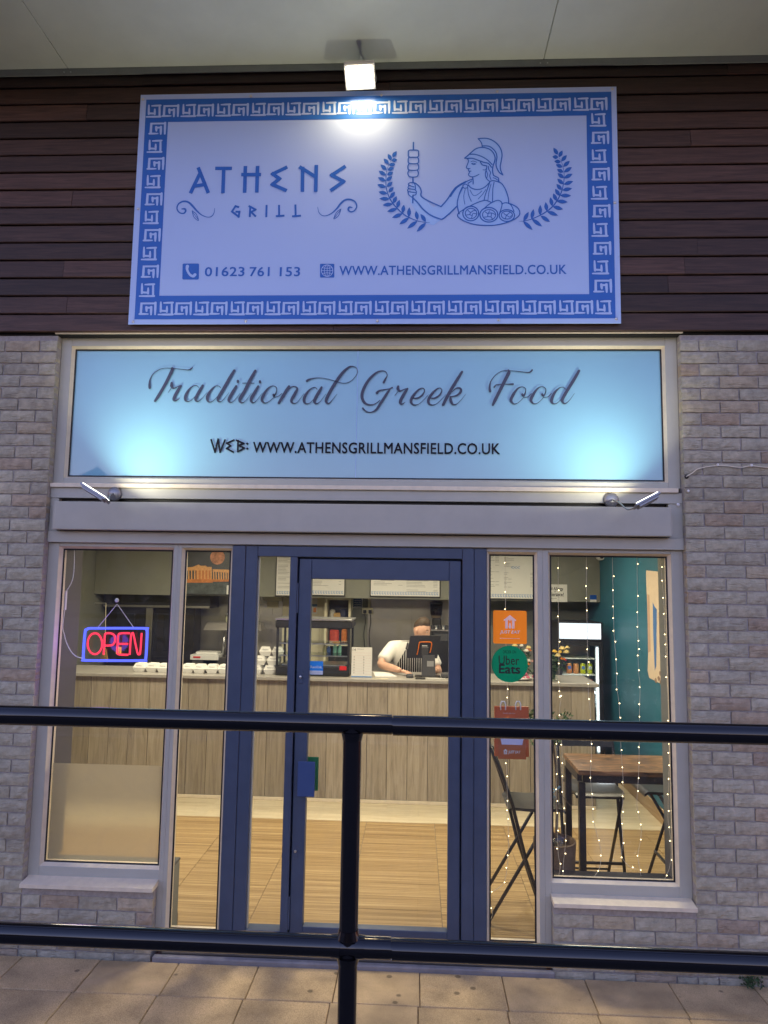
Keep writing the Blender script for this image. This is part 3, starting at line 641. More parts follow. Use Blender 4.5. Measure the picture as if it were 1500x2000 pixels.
# --- laurel branches: each leaf a piece
LV1 = (730, 280, .09); LV2 = (1000, 280, .09)
def leaf_px(crop, a, b, w, name='laurel_leaf'):
    ax, ay = a; bx_, by_ = b; dx, dy = bx_-ax, by_-ay; l = math.hypot(dx, dy); nx, ny = -dy/l, dx/l
    L_ = [(ax+dx*t+nx*w*s_, ay+dy*t+ny*w*s_) for t, s_ in ((0,0),(.15,.55),(.35,.95),(.55,1),(.78,.62),(1,0))]
    R_ = [(ax+dx*t-nx*w*s_, ay+dy*t-ny*w*s_) for t, s_ in ((.78,.62),(.55,1),(.35,.95),(.15,.55))]
    px_poly(name, crop, L_+R_, yp-.0004, M['sign_blue'])
for a, b in (((405,300),(495,168)),((385,365),(305,230)),((385,370),(510,355)),((325,450),(215,330)),((330,470),(470,450)),((280,575),(145,460)),((300,580),(440,525)),((265,690),(105,595)),((290,685),(420,625)),((260,815),(90,740)),((275,810),(400,715)),((265,950),(75,895)),((285,940),(408,832)),((295,1090),(100,1050)),((320,1060),(430,945)),((345,1205),(118,1198)),((350,1190),(460,1050)),((410,1315),(190,1340)),((420,1300),(495,1145)),((510,1415),(290,1480)),((505,1400),(560,1225)),((625,1525),(395,1615)),((625,1510),(655,1330)),((765,1615),(555,1757)),((760,1600),(772,1385)),((945,1685),(725,1850)),((950,1660),(915,1465)),((1135,1720),(928,1920)),((1130,1700),(1015,1530))):
    leaf_px(LV1, a, b, 42)
strokes('laurel_stem', LV1, [W(16, (370,380,6),(320,470,8),(285,580,10),(268,690,13),(263,820,16),(268,940,18),(295,1060,22),(340,1180,25),(420,1310,28),(510,1410,28),(625,1520,27),(760,1605,24),(940,1680,20),(1100,1712,14),(1220,1718,5))])
for a, b in (((995,245),(900,95)),((1015,300),(1095,155)),((1005,300),(875,290)),((1070,390),(1190,255)),((1060,400),(918,388)),((1112,505),(1255,380)),((1095,515),(952,460)),((1130,625),(1300,515)),((1115,625),(975,565)),((1130,755),(1315,660)),((1125,750),(990,648)),((1125,890),(1330,822)),((1115,885),(983,768)),((1095,1015),(1305,978)),((1080,1010),(965,882)),((1045,1130),(1285,1135)),((1035,1135),(935,988)),((970,1250),(1210,1275)),((965,1245),(895,1085)),((885,1370),(1110,1430)),((875,1360),(832,1170)),((760,1475),(1000,1565)),((755,1470),(730,1275)),((620,1570),(828,1705)),((610,1560),(613,1335)),((430,1640),(655,1805)),((425,1640),(468,1425)),((245,1690),(448,1880)),((250,1685),(362,1485))):
    leaf_px(LV2, a, b, 42)
strokes('laurel_stem', LV2, [W(16, (1025,310,6),(1080,420,8),(1112,530,10),(1130,650,13),(1130,780,16),(1112,900,18),(1085,1020,22),(1035,1140,25),(970,1255,28),(880,1370,28),(755,1475,27),(610,1560,24),(430,1640,20),(260,1685,14),(150,1690,5))])
# ================================================================== shopfront frames (plane of the frames about y = .06)
FY0, FY1 = .055, .125          # frame front and back
GY = .092                      # glass
def frame_ring(parent, x0, x1, z0, z1, w=(.045,.045,.045,.045), y0=FY0, y1=FY1, m='frame', names=('jamb','jamb','sill_rail','head_rail')):
    """left, right, bottom, top members butted end to end"""
    l, r, b, t = w
    if l: bx(names[0], M[m], parent, x0, x0+l, y0, y1, z0, z1)
    if r: bx(names[1], M[m], parent, x1-r, x1, y0, y1, z0, z1)
    if b: bx(names[2], M[m], parent, x0+l+.0005, x1-r-.0005, y0+.001, y1, z0, z0+b)
    if t: bx(names[3], M[m], parent, x0+l+.0005, x1-r-.0005, y0+.001, y1, z1-t, z1)
def bead(parent, x0, x1, z0, z1, w=.014, m='sill'):
    """glazing bead and gasket round a pane, one piece each"""
    mb = MB()
    def ring(mb, a0, a1, c0, c1, b0, b1, d0, d1, ya, yb):
        vs_ = [(a0,ya,c0),(a1,ya,c0),(a1,ya,c1),(a0,ya,c1),(b0,yb,d0),(b1,yb,d0),(b1,yb,d1),(b0,yb,d1)]
        mb.add(vs_, [(0,1,5,4),(1,2,6,5),(2,3,7,6),(3,0,4,7)])
    ring(mb, x0, x1, z0, z1, x0+w, x1-w, z0+w, z1-w, FY0+.004, GY-.006)
    mb.build('glazing_bead', M[m], parent)
    g = MB(); ring(g, x0+w-.001, x1-w+.001, z0+w-.001, z1-w+.001, x0+w+.009, x1-w-.009, z0+w+.009, z1-w-.009, GY-.007, GY-.004); g.build('gasket', M['gasket'], parent)
def pane(parent, x0, x1, z0, z1, y=GY, m='glass', name='pane'):
    return MB().add([(x0,y,z0),(x1,y,z0),(x1,y,z1),(x0,y,z1)], [(0,1,2,3)]).build(name, M[m], parent)

# --- upper sign window
uw = empty('sign_window', (-.35, .09, 2.73), 'wide blue frosted window panel lettered with the shop slogan above the shutter box', 'window')
frame_ring(uw, -2.258, 1.570, 2.732, 3.664, (.064,.070,.036,.052))
bead(uw, -2.194, 1.500, 2.768, 3.612, .012)
film = MB().box(-2.193, 1.499, GY+.002, GY+.010, 2.769, 3.611).build('blue_panel', M['blue_film'], uw)
sx = spot(697, 800, GY).x
MB().box(sx-.0012, sx+.0012, GY+.0004, GY+.0018, 2.770, 3.610).build('panel_seam', M['print_pale'], uw)
pane(uw, -2.19, 1.496, 2.772, 3.608, GY-.004, 'sign_glass', 'glass_sheet')
yl_ = GY-.0055
S1 = (280, 700, .146667); S2 = (480, 700, .146667); S3 = (690, 700, .153333); S4 = (930, 700, .146667)
M['letter_dark'] = mat('slate vinyl lettering', (.045,.055,.10), .5)
def word_letters(crop, letters):
    for nm in letters: strokes('script_letter', crop, nm, yl_, M['letter_dark'], uw)
word_letters(S1, [
 [W(40, (380,130,30),(385,150,46),(330,270,46),(260,400,44),(195,510,46),(155,565,34)), W(16, (85,390,38),(80,345,30),(90,280,18),(130,210,12),(200,155,10),(280,130,9),(360,130,9),(450,137,9),(540,147,10),(600,152,14),(640,135,22),(655,118,12))],
 [W(30, (375,328,34),(378,370,44),(400,396,24),(440,385,14),(485,362,12)), W(8, (372,395),(332,452)), W(40, (500,365,28),(470,410,42),(425,490,44),(405,545,40),(430,562,24),(465,545,12),(485,528,6))],
 [W(20, (735,385,10),(710,362,10),(660,370,14),(600,425,30),(562,500,42),(560,550,36),(590,572,18),(640,555,9),(700,490,8),(740,420,8)), W(40, (790,360,30),(755,420,42),(710,500,42),(695,545,38),(720,572,20),(770,545,8),(850,450,5))],
 [W(20, (1028,390,10),(1000,366,10),(950,374,14),(895,430,30),(855,500,42),(855,555,36),(880,580,18),(930,565,9),(990,500,8),(1030,430,8)), W(40, (1210,160,34),(1150,260,44),(1070,400,44),(1000,520,44),(1000,570,26),(1050,565,8),(1140,455,5))],
 [W(40, (1235,370,32),(1190,450,42),(1140,540,42),(1150,580,26),(1200,570,9),(1290,460,5)), W(38, (1258,300,34),(1259,312,34))],
 [W(40, (1490,165,36),(1420,290,46),(1350,430,44),(1285,540,44),(1300,585,26),(1350,575,9),(1440,460,5)), W(11, (1322,330),(1400,328),(1475,330))]])
word_letters(S2, [
 [W(40, (165,372,32),(120,450,42),(72,540,42),(85,585,26),(130,575,9),(222,460,5)), W(38, (189,305,34),(190,317,34))],
 [W(18, (370,485,34),(375,505,20),(408,440,12),(405,385,12),(360,366,10),(300,395,22),(240,480,40),(215,555,38),(250,592,18),(300,580,9),(360,530,8),(400,475,8),(410,430,9)), W(10, (380,515),(430,505),(480,468))],
 [W(40, (575,370,30),(545,420,42),(485,520,42),(440,592,36)), W(14, (545,440,8),(600,385,12),(650,375,16),(685,400,26),(660,460,40),(615,540,42),(610,580,32),(640,598,18),(690,580,8),(775,468,5))],
 [W(20, (950,412,10),(930,390,10),(880,396,14),(820,450,30),(780,525,42),(780,580,36),(810,604,18),(860,588,9),(920,520,8),(955,450,8)), W(40, (1010,385,30),(975,445,42),(930,525,42),(915,575,38),(940,602,20),(990,575,8),(1065,475,5))],
 [W(20, (815,298,34),(845,280,26),(900,265,14),(990,258,10),(1080,272,9),(1170,296,9),(1250,322,9),(1320,330,9),(1390,308,9),(1450,255,9),(1485,190,9),(1475,130,9),(1425,106,14),(1370,118,26),(1290,190,40),(1210,300,44),(1140,410,44),(1075,540,44),(1080,592,30),(1120,590,14),(1215,475,5))]])
word_letters(S3, [
 [W(20, (388,305,32),(405,270,24),(432,215,12),(410,170,12),(360,158,14),(290,185,26),(200,270,36),(135,380,40),(110,480,40),(140,560,34),(200,590,22),(270,582,13),(340,535,10)), W(20, (300,440,34),(330,412,24),(390,398,14),(450,390,14),(495,372,22)), W(24, (470,385,20),(420,460,34),(350,570,36),(290,655,28),(230,685,16),(175,680,16),(135,652,22),(122,635,26))],
 [W(30, (572,358,32),(570,390,40),(592,414,24),(630,402,14),(670,385,12)), W(8, (565,425),(530,472)), W(40, (690,385,26),(655,440,40),(610,520,42),(600,565,38),(622,582,20),(660,558,6))],
 [W(20, (760,505,12),(820,505,22),(880,465,22),(908,410,14),(885,378,12),(830,400,22),(760,480,36),(735,545,36),(760,588,22),(820,588,10),(880,545,7),(958,460,5))],
 [W(20, (980,505,12),(1040,505,22),(1100,465,22),(1128,410,14),(1105,378,12),(1050,400,22),(980,480,36),(955,545,36),(980,588,22),(1040,588,10),(1100,545,7),(1180,460,5))],
 [W(40, (1385,170,30),(1330,260,40),(1250,390,42),(1190,500,42),(1145,590,36)), W(20, (1255,430,8),(1310,380,14),(1360,380,26),(1370,420,32),(1320,470,24),(1235,490,12)), W(34, (1238,490,24),(1242,540,38),(1270,585,26),(1320,580,9),(1380,520,7),(1432,455,4))]])
word_letters(S4, [
 [W(40, (430,160,30),(435,190,46),(380,300,46),(310,440,44),(250,560,44),(222,620,30)), W(16, (185,435,38),(180,390,30),(190,320,16),(240,240,11),(310,185,10),(380,160,9),(450,163,9),(540,170,10),(640,182,12),(710,185,18),(745,155,24)), W(14, (240,382,22),(265,355,16),(320,345,10),(400,343,12),(490,342,26))],
 [W(18, (615,478,30),(625,500,20),(655,450,12),(655,400,12),(610,378,10),(550,405,24),(490,490,40),(465,560,38),(500,605,18),(550,595,9),(610,545,8),(650,485,8),(660,440,9)), W(10, (635,518),(690,510),(735,470))],
 [W(18, (880,478,30),(892,500,20),(925,450,12),(922,400,12),(875,375,10),(815,405,24),(755,490,40),(730,560,38),(765,602,18),(815,595,9),(875,545,8),(915,485,8),(925,440,9)), W(10, (900,518),(955,510),(1000,468))],
 [W(20, (1190,410,10),(1160,385,10),(1110,392,14),(1050,450,32),(1010,530,42),(1005,580,36),(1035,604,18),(1085,590,9),(1150,520,8),(1190,450,8)), W(40, (1370,165,34),(1310,270,42),(1230,400,42),(1155,530,42),(1150,580,32),(1185,600,18),(1240,560,8),(1310,465,5))]])
E1 = (400, 840, .2)
for segs in ([[(60,88),(100,215),(130,90),(150,215),(200,90)]], [[(290,95),(215,128),(250,152),(213,180),(285,218)]], [[(325,95),(322,215)], [(305,98),(380,130),(330,150),(385,175),(318,215)]]):
    bars('letter', E1, segs, M['ink'], yl_, uw, w=18)
for cy_ in (133, 182): px_poly('letter', E1, [(415,cy_-14),(430,cy_),(415,cy_+14),(400,cy_)], yl_, M['ink'], uw)
rect_text('web_address', 'WWW.ATHENSGRILLMANSFIELD.CO.UK', (494,884), (976,866), yl_, M['ink'], uw, bold=.015, space=1.05)

# --- ledge, beam, shutter box, lower beam
hb = empty('head_beam', (-.35, .06, 2.365), 'grey metal head beam with a pale ledge, between the blue panel and the doors', 'beam')
bx('ledge', M['sill'], hb, -2.258, 1.545, .018, .124, 2.704, 2.731, .003)
MB().box(-.03, 1.541, .0165, .0178, 2.706, 2.729).build('ledge_cover', M['sill'], hb)
bx('upper_beam', M['frame'], hb, -2.258, 1.571, .034, .124, 2.640, 2.7035, .002)
bx('shutter_back', M['black'], hb, -2.25, 1.56, .075, .124, 2.437, 2.6395, 0)
bx('end_plate', M['frame'], hb, -2.258, -2.205, .040, .0745, 2.437, 2.639)
bx('end_plate', M['frame'], hb, 1.489, 1.571, .040, .0745, 2.437, 2.639)
bx('lower_beam', M['frame'], hb, -2.258, 1.571, .030, .124, 2.366, 2.4365, .003)
for px, py in ((1324.5,986),): 
    p = spot(px, py, .034); MB().lathe([(.011,0),(.010,.004),(.004,.007)], p, 10, 'y').build('bolt', M['white'], hb, smooth=True)
sb = empty('shutter_box', (-.35, 0, 2.43), 'long plain grey roller shutter box over the doors', 'shutter box')
bx('box_cover', M['frame'], sb, -2.196, 1.481, -.028, .033, 2.441, 2.612, .004)
bx('end_cap', M['frame'], sb, -2.2045, -2.1965, -.022, .033, 2.445, 2.608, .001)
bx('end_cap', M['frame'], sb, 1.4815, 1.4885, -.022, .033, 2.445, 2.608, .001)

# --- fixed windows and screens
def window(name, label, x0, x1, z0, z1, w, loc_z):
    t = empty(name, ((x0+x1)/2, .09, loc_z), label, 'window')
    frame_ring(t, x0, x1, z0, z1, w)
    bead(t, x0+w[0], x1-w[1], z0+w[2], z1-w[3])
    pane(t, x0+w[0]+.01, x1-w[1]-.01, z0+w[2]+.01, z1-w[3]-.01)
    a0, a1, c0, c1 = x0+w[0], x1-w[1], z0+w[2], z1-w[3]; k_ = .017
    bx('inner_bead', M['sill'], t, a0, a0+k_, GY+.004, FY1-.001, c0, c1); bx('inner_bead', M['sill'], t, a1-k_, a1, GY+.004, FY1-.001, c0, c1); bx('inner_bead', M['sill'], t, a0+k_, a1-k_, GY+.005, FY1-.001, c0, c0+k_); bx('inner_bead', M['sill'], t, a0+k_, a1-k_, GY+.005, FY1-.001, c1-k_*.5, c1)
    return t
lw = window('shop_window', 'grey framed window with a frosted lower film, neon sign behind it', -2.259, -1.449, .402, 2.3655, (.066,.026,.062,.022), .402)
rw = window('shop_window', 'grey framed window with hanging fairy lights, looking onto the table', .751, 1.571, .402, 2.3655, (.034,.068,.068,.022), .402)
s1 = window('side_screen', 'narrow full height glass screen left of the blue doors', -1.4485, -1.112, .045, 2.3655, (.022,.004,.07,.022), .045)
s2 = window('side_screen', 'narrow full height glass screen right of the blue doors, with delivery stickers', .4215, .7505, .045, 2.3655, (.004,.030,.07,.022), .045)
bx('mullion_foot', M['frame'], s1, -1.4845, -1.449, FY0, FY1, .045, .4015); bx('mullion_foot', M['frame'], s2, .751, .7865, FY0, FY1, .045, .4015)
# frosted film on the lower left pane
fz = spot(200, 1493, GY).z
MB().add([(-2.165,GY+.003,.492),(-1.492,GY+.003,.492),(-1.492,GY+.003,fz),(-2.165,GY+.003,fz)], [(0,1,2,3)]).build('frosted_film', M['frost'], lw)
for nm, par, x0, x1 in (('window_sill', lw, -2.251, -1.476), ('window_sill', rw, .782, 1.561)):
    mb = MB(); z1, z0 = .4015, .379
    # sloping pressed sill with a front lip; ends cut back to the brick reveal
    a = [(x0, -.042, z0), (x1, -.042, z0), (x1, -.042, z1-.002), (x0, -.042, z1-.002), (x0, .0545, z1+.012), (x1, .0545, z1+.012), (x1, .0545, z0), (x0, .0545, z0)]
    mb.add(a, [(0,1,2,3),(3,2,5,4),(0,3,4,7),(1,6,5,2),(4,5,6,7),(0,7,6,1)])
    mb.build(nm, M['sill'], par)

# --- blue doors and frame
df = empty('door_frame', (-.35, .09, .03), 'slate blue timber door frame with a narrow fixed sidelight', 'door frame')
BY0, BY1 = .045, .135
zt, zb = 2.362, .046
bx('post', M['blue_paint'], df, -1.110, -1.032, BY0, BY1, zb, zt, .003)
bx('post', M['blue_paint'], df, -1.0305, -.957, BY0+.004, BY1, zb, zt, .003)
bx('head', M['blue_paint'], df, -.9565, .2765, BY0+.002, BY1, 2.297, zt, .003)
bx('mullion', M['blue_paint'], df, -.757, -.7125, BY0, BY1, zb, 2.2965, .003)
bx('sidelight_foot', M['blue_paint'], df, -.9565, -.7575, BY0+.004, BY1, zb, .155, .003)
bx('post', M['blue_paint'], df, .277, .345, BY0, BY1, zb, zt, .003)
bx('post', M['blue_paint'], df, .3465, .4205, BY0+.004, BY1, zb, zt, .003)
pane(df, -.9565, -.7575, .155, 2.2965, GY, 'glass', 'sidelight_pane')
mb = MB(); mb.box(-.9565, -.949, GY-.02, GY-.003, .155, 2.2965); mb.build('glazing_strip', M['frame'], df)
th = tag(MB().box(-1.43, .75, .022, .30, -.02, .044, .004).build('threshold', M['stainless']), 'worn metal threshold strip under the blue doors', 'threshold')
tag(MB().box(-1.47, .79, -.016, .0215, -.03, .024, .006).build('doorstep', M['concrete']), 'low concrete step edge along the foot of the doors', 'step')
dr = empty('entrance_door', (-.2, .09, .05), 'slate blue glazed entrance door with a push plate', 'door')
LY0, LY1 = .058, .118
x0, x1 = -.703, .268
bx('stile', M['blue_paint'], dr, x0, -.6285, LY0, LY1, .052, 2.286, .003)
bx('stile', M['blue_paint'], dr, .199, x1, LY0, LY1, .052, 2.286, .003)
bx('top_rail', M['blue_paint'], dr, -.628, .1985, LY0, LY1, 2.166, 2.286, .003)
bx('bottom_rail', M['blue_paint'], dr, -.628, .1985, LY0, LY1, .052, .181, .003)
pane(dr, -.628, .1985, .181, 2.166, GY, 'glass', 'pane')
bx('door_stop', M['blue_paint'], df, -.7495, .277, .1195, .134, 2.27, 2.2965, .001)
for sx_ in (-.7122, .262): bx('door_stop', M['blue_paint'], df, sx_, sx_+.0148, .1195, .134, .05, 2.2695, .001)
bx('door_stop', M['blue_paint'], df, -.697, .2615, .1195, .134, .0445, .062, .001)
for z in (.235, 2.03): bx('hinge', M['blue_paint'], dr, -.7118, -.7035, .046, .062, z-.07, z+.11, .002)
p1, p2 = spot(582, 1487, .02), spot(614, 1557, .02)
hn = bx('push_plate', M['sign_blue'], dr, p1.x, p2.x, .018, .024, p2.z, p1.z, .006); hn.data.materials[0] = mat('blue handle plate', (.045,.085,.21), .35)
bx('handle_stem', M['blue_paint'], dr, p1.x+.01, p1.x+.04, .0245, .0575, p2.z+.06, p1.z-.06)
p1, p2 = spot(598, 1478, .15), spot(621, 1545, .15)
bx('inner_pull_plate', M['green'], dr, p1.x, p2.x, .15, .156, p2.z, p1.z, .006)
bx('inner_handle_stem', M['black'], dr, -.652, -.635, .119, .149, .98, 1.06)
for px, py, h in ((587,1322,.05), (577,1662,.05)):
    p = spot(px, py, LY0); e = bx('lock_plate', M['blue_paint'], dr, p.x-.014, p.x+.014, LY0-.003, LY0-.0002, p.z-h*.8, p.z+h*.8, .001)
    MB().lathe([(.008,0),(.0075,.006),(.003,.007)], (p.x, LY0-.003, p.z), 10, 'y').build('lock_cylinder', M['steel'], e)

# --- stickers on the glass
def sticker(name, label, pa, pb, m, Y=GY-.003, r=.01, cat='sticker'):
    a, b = spot(*pa, Y), spot(*pb, Y); x0, x1, z0, z1 = a.x, b.x, b.z, a.z
    pts = []
    for cx, cz, a0 in ((x1-r, z1-r, 0), (x0+r, z1-r, 90), (x0+r, z0+r, 180), (x1-r, z0+r, 270)):
        for k in range(5): t = math.radians(a0+k*22.5); pts.append((cx+r*math.cos(t), cz+r*math.sin(t)))
    e = empty(name, ((x0+x1)/2, Y, z0), label, cat); MB().poly(pts, Y).build('sheet', m, e); return e, x0, x1, z0, z1
JE = [(.5,1),(1,.62),(.93,.55),(.86,.6),(.86,0),(.68,0),(.68,.42),(.62,.42),(.62,0),(.60,.28),(.5,.5),(.42,.28),(.42,0),(.36,0),(.36,.42),(.3,.42),(.3,0),(.14,0),(.14,.6),(.07,.55),(0,.62)]
def house_logo(parent, x0, x1, z0, z1, Y, m):
    """little house holding cutlery shapes"""
    f = lambda pts: [(x0+(x1-x0)*u, z0+(z1-z0)*v) for u, v in pts]
    MB().poly(f([(.5,1),(1,.62),(.94,.54),(.86,.6),(.86,0),(.66,0),(.66,.56),(.58,.68),(.5,.5),(.42,.68),(.34,.56),(.34,0),(.14,0),(.14,.6),(.06,.54),(0,.62)]), Y).build('house_mark', m, parent)
    MB().poly(f([(.46,.42),(.54,.42),(.60,.12),(.56,0),(.44,0),(.40,.12)]), Y).build('house_mark', m, parent)
st, x0, x1, z0, z1 = sticker('delivery_sticker', 'orange rounded square delivery sticker with a white house mark', (963,1192), (1029,1258), M['orange'])
Y = GY-.0042
house_logo(st, x0+.31*(x1-x0), x0+.69*(x1-x0), z0+.46*(z1-z0), z0+.87*(z1-z0), Y, M['st_white'])
text_mb('JUST EAT', x0+.2*(x1-x0), x0+.8*(x1-x0), z0+.28*(z1-z0), z0+.4*(z1-z0), Y, bold=.018, shear=.22).build('lettering', M['st_white'], st)
MB().box(x0+.2*(x1-x0), x0+.79*(x1-x0), Y, Y+.0005, z0+.155*(z1-z0), z0+.165*(z1-z0)).build('small_print', M['st_white'], st)
a = spot(995.5, 1297, GY-.003); rr = (spot(1031,1297,GY).x-spot(960,1297,GY).x)/2
st = empty('delivery_sticker', (a.x, GY-.003, a.z-rr), 'round dark green delivery sticker with black lettering below the orange one', 'sticker')
MB().poly([(a.x+rr*math.cos(t*PI/24), a.z+rr*math.sin(t*PI/24)) for t in range(48)], GY-.003).build('sheet', M['uber'], st)
rect_text('lettering', 'ORDER ON', (982,1276), (1008,1270.5), Y, M['ink'], st)
rect_text('lettering', 'Uber', (974,1298), (1014,1281), Y, M['black'], st, bold=.005)
rect_text('lettering', 'Eats', (975,1315), (1015.5,1298.5), Y, M['black'], st, bold=.022)
st, x0, x1, z0, z1 = sticker('blue_sticker', 'small blue and white square sticker low on the door glass', (605,1291), (630.5,1318), M['blue_st'], r=.003)
MB().box(x0+.001, x1-.001, Y, Y+.0005, z0+.001, z0+(z1-z0)*.3).build('white_band', M['st_white'], st)
text_mb('Reolink', x0+.07*(x1-x0), x1-.07*(x1-x0), z0+.48*(z1-z0), z0+.66*(z1-z0), Y, bold=.018).build('lettering', M['st_white'], st)
# paper delivery bag hung inside the right screen
p1, p2 = spot(965, 1378, .16), spot(1032, 1481, .16)
bg_ = empty('paper_bag', ((p1.x+p2.x)/2, .15, p2.z), 'rust orange paper delivery bag hung by white handles inside the glass', 'bag')
w_ = p2.x-p1.x
MB().box(p1.x, p2.x, .135, .155, p2.z+.012, p1.z, .002).build('bag_back', M['bag'], bg_)
MB().box(p1.x+w_*.1, p2.x-w_*.09, .126, .1345, p2.z, p1.z-.09, .002).build('bag_front', M['bag'], bg_)
q1, q2 = spot(980,1432,.125), spot(1020,1455,.125)
MB().poly([(q1.x-.01,q1.z+.05),(q2.x+.01,q1.z+.05),(q2.x+.01,q1.z-.02),(q2.x,q2.z),(q1.x,q2.z),(q1.x-.01,q1.z-.02)], .1245).build('paper_note', mat('lilac white paper', (.62,.64,.85), .7), bg_)
house_logo(bg_, spot(983,1473,.1245).x, spot(991.5,1473,.1245).x, spot(983,1473,.1245).z, spot(991,1463,.1245).z, .1245, M['paper'])
rect_text('lettering', 'JUST EAT', (992.5,1473), (1016.5,1466.5), .1245, M['paper'], bg_, bold=.018, shear=.22)
rect_text('small_print', 'SEALED FOR YOU', (982,1394), (1006,1392.5), .1335, M['paper'], bg_)
for px in (982.5, 1012):
    a = spot(px, 1380, .13); MB().tube([(a.x-.014,.13,a.z-.02),(a.x-.015,.13,a.z+.012),(a.x-.008,.13,a.z+.03),(a.x+.008,.13,a.z+.03),(a.x+.015,.13,a.z+.012),(a.x+.014,.13,a.z-.02)], .0042, 6).build('bag_handle', M['white'], bg_, smooth=True)

# --- lamps on the head beam
def arm_lamp(label, bpx, ends, side):
    b0 = spot(*bpx, .034); a, b = spot(*ends[0], -.27), spot(*ends[1], -.27)   # a = upper outer end, b = lower inner end
    t = empty('arm_lamp', (b0.x, .034, b0.z-.045), label, 'lamp', 'lamps on the head beam')
    MB().lathe([(.044,0),(.044,.012),(.036,.024),(.014,.032),(.004,.034)], (b0.x, .034, b0.z), 24, 'y').build('base', M['grey'], t, auto=True).data.materials[0] = M['lamp_metal']
    for dx in (-.022, .022): MB().lathe([(.005,0),(.004,.003)], (b0.x+dx, .012, b0.z), 8, 'y').build('screw', M['lamp_metal'], t)
    MB().tube(smooth_path([(b0.x, .005, b0.z), (b0.x-.25*(b0.x-b.x), -.10, b0.z-.03), (b0.x-.7*(b0.x-b.x), -.20, b.z-.016), tuple(b+Vector((-.02*side, 0, -.004)))], 5), .0045, 8).build('arm', M['lamp_metal'], t, smooth=True)
    ux = (b-a).normalized(); n_ = Vector((-ux.z, 0, ux.x));
    if n_.z < 0: n_ = -n_
    nn = (n_*.97+Vector((0, .22, 0))).normalized(); vv = ux.cross(nn).normalized()
    c = (a+b)/2; hl = (b-a).length/2
    hd = MB().obox(c-nn*.010, ux, vv, nn, hl, .042, .006); hd.obox(c-nn*.022, ux, vv, nn, hl*.8, .032, .005)
    h = hd.build('head', M['lamp_metal'], t)
    MB().obox(c-nn*.0015, ux, vv, nn, hl*.9, .036, .0012).build('lens', M['lamp_face'], h)
    ld = bpy.data.lights.new('lamp_light', 'AREA'); ld.shape = 'RECTANGLE'; ld.size = hl*1.7; ld.size_y = .08; ld.energy = 5.5*K; ld.color = (1,.97,.80); ld.spread = math.radians(132)
    lo = bpy.data.objects.new('lamp_light', ld); COL.objects.link(lo); lo.parent = t
    zz = -nn; xx = ux; yy = zz.cross(xx)
    lo.matrix_local = Matrix.Translation(c+nn*.004-wloc(t)) @ Matrix((xx, yy, zz)).transposed().to_4x4()
    return t
arm_lamp('steel arm lamp at the neon sign end, lighting the blue panel', (225,965), ((164,945),(212,975)), 1)
arm_lamp('steel arm lamp at the fairy light end, lighting the blue panel', (1193,977), ((1284,963),(1238,987)), -1)
# --- floodlight under the canopy
fc = spot(703, 151, -.165)
fl = empty('floodlight', (fc.x, -.04, fc.z), 'lit warm square floodlight under the canopy above the big sign', 'floodlight')
nn = Vector((.03, -.42, -.90)).normalized(); ux = Vector((1, 0, .03)).normalized(); ux = (ux-nn*ux.dot(nn)).normalized(); vv = nn.cross(ux).normalized()
body = MB().obox(fc-nn*.022, ux, vv, nn, .092, .075, .02); body.obox(fc-nn*.05, ux, vv, nn, .06, .045, .012)
body.build('body', M['white'], fl)
MB().obox(fc+nn*.0005, ux, vv, nn, .078, .062, .002).build('lens', M['flood_face'], fl)
mb = MB()
for s_ in (-1, 1): mb.bar(fc+ux*.093*s_-nn*.02, Vector((fc.x+.093*s_, -.045, fc.z+.075)), .004, .025)
mb.bar(Vector((fc.x-.095, -.043, fc.z+.075)), Vector((fc.x+.095, -.043, fc.z+.075)), .03, .004, (0,1,0)); mb.build('bracket', M['grey'], fl)
ld = bpy.data.lights.new('flood_light', 'AREA'); ld.shape = 'RECTANGLE'; ld.size = .15; ld.size_y = .12; ld.energy = 6.5*K; ld.color = (1,.68,.30)
lo = bpy.data.objects.new('flood_light', ld); COL.objects.link(lo); lo.parent = fl
zz = -nn; lo.matrix_local = Matrix.Translation(fc+nn*.006-wloc(fl)) @ Matrix((ux, zz.cross(ux), zz)).transposed().to_4x4()

# --- cable on the right wall
cb = empty('wall_cable', (1.8, -.02, 2.8), 'thin pale cable clipped across the brick wall out of a hole', 'cable')
pts = [spot(1340,931,-.012), spot(1352,924,-.02), spot(1366,915,-.018), spot(1402,909.5,-.014), spot(1425,910.5,-.016), spot(1447,913,-.018), spot(1468,910,-.014), spot(1500,913,-.016), spot(1540,909,-.016)]
MB().tube(smooth_path([tuple(p) for p in pts], 5), .0032, 6).build('cable', M['wire'], cb, smooth=True)
for px, py in ((1402,908),(1468,909)):
    p = spot(px, py, -.016); MB().box(p.x-.005, p.x+.005, -.022, -.004, p.z-.008, p.z+.008, .002).build('clip', M['white'], cb)
p = spot(1341, 931, -.008); MB().lathe([(.013,0),(.010,.003),(.002,.004)], p, 10, 'y').build('hole_plug', M['black'], cb)
p = spot(1344, 959, -.008); tag(MB().lathe([(.008,0),(.007,.006),(.003,.008)], p, 8, 'y').build('wall_plug', M['white']), 'small white wall plug in the brick below the cable', 'plug')
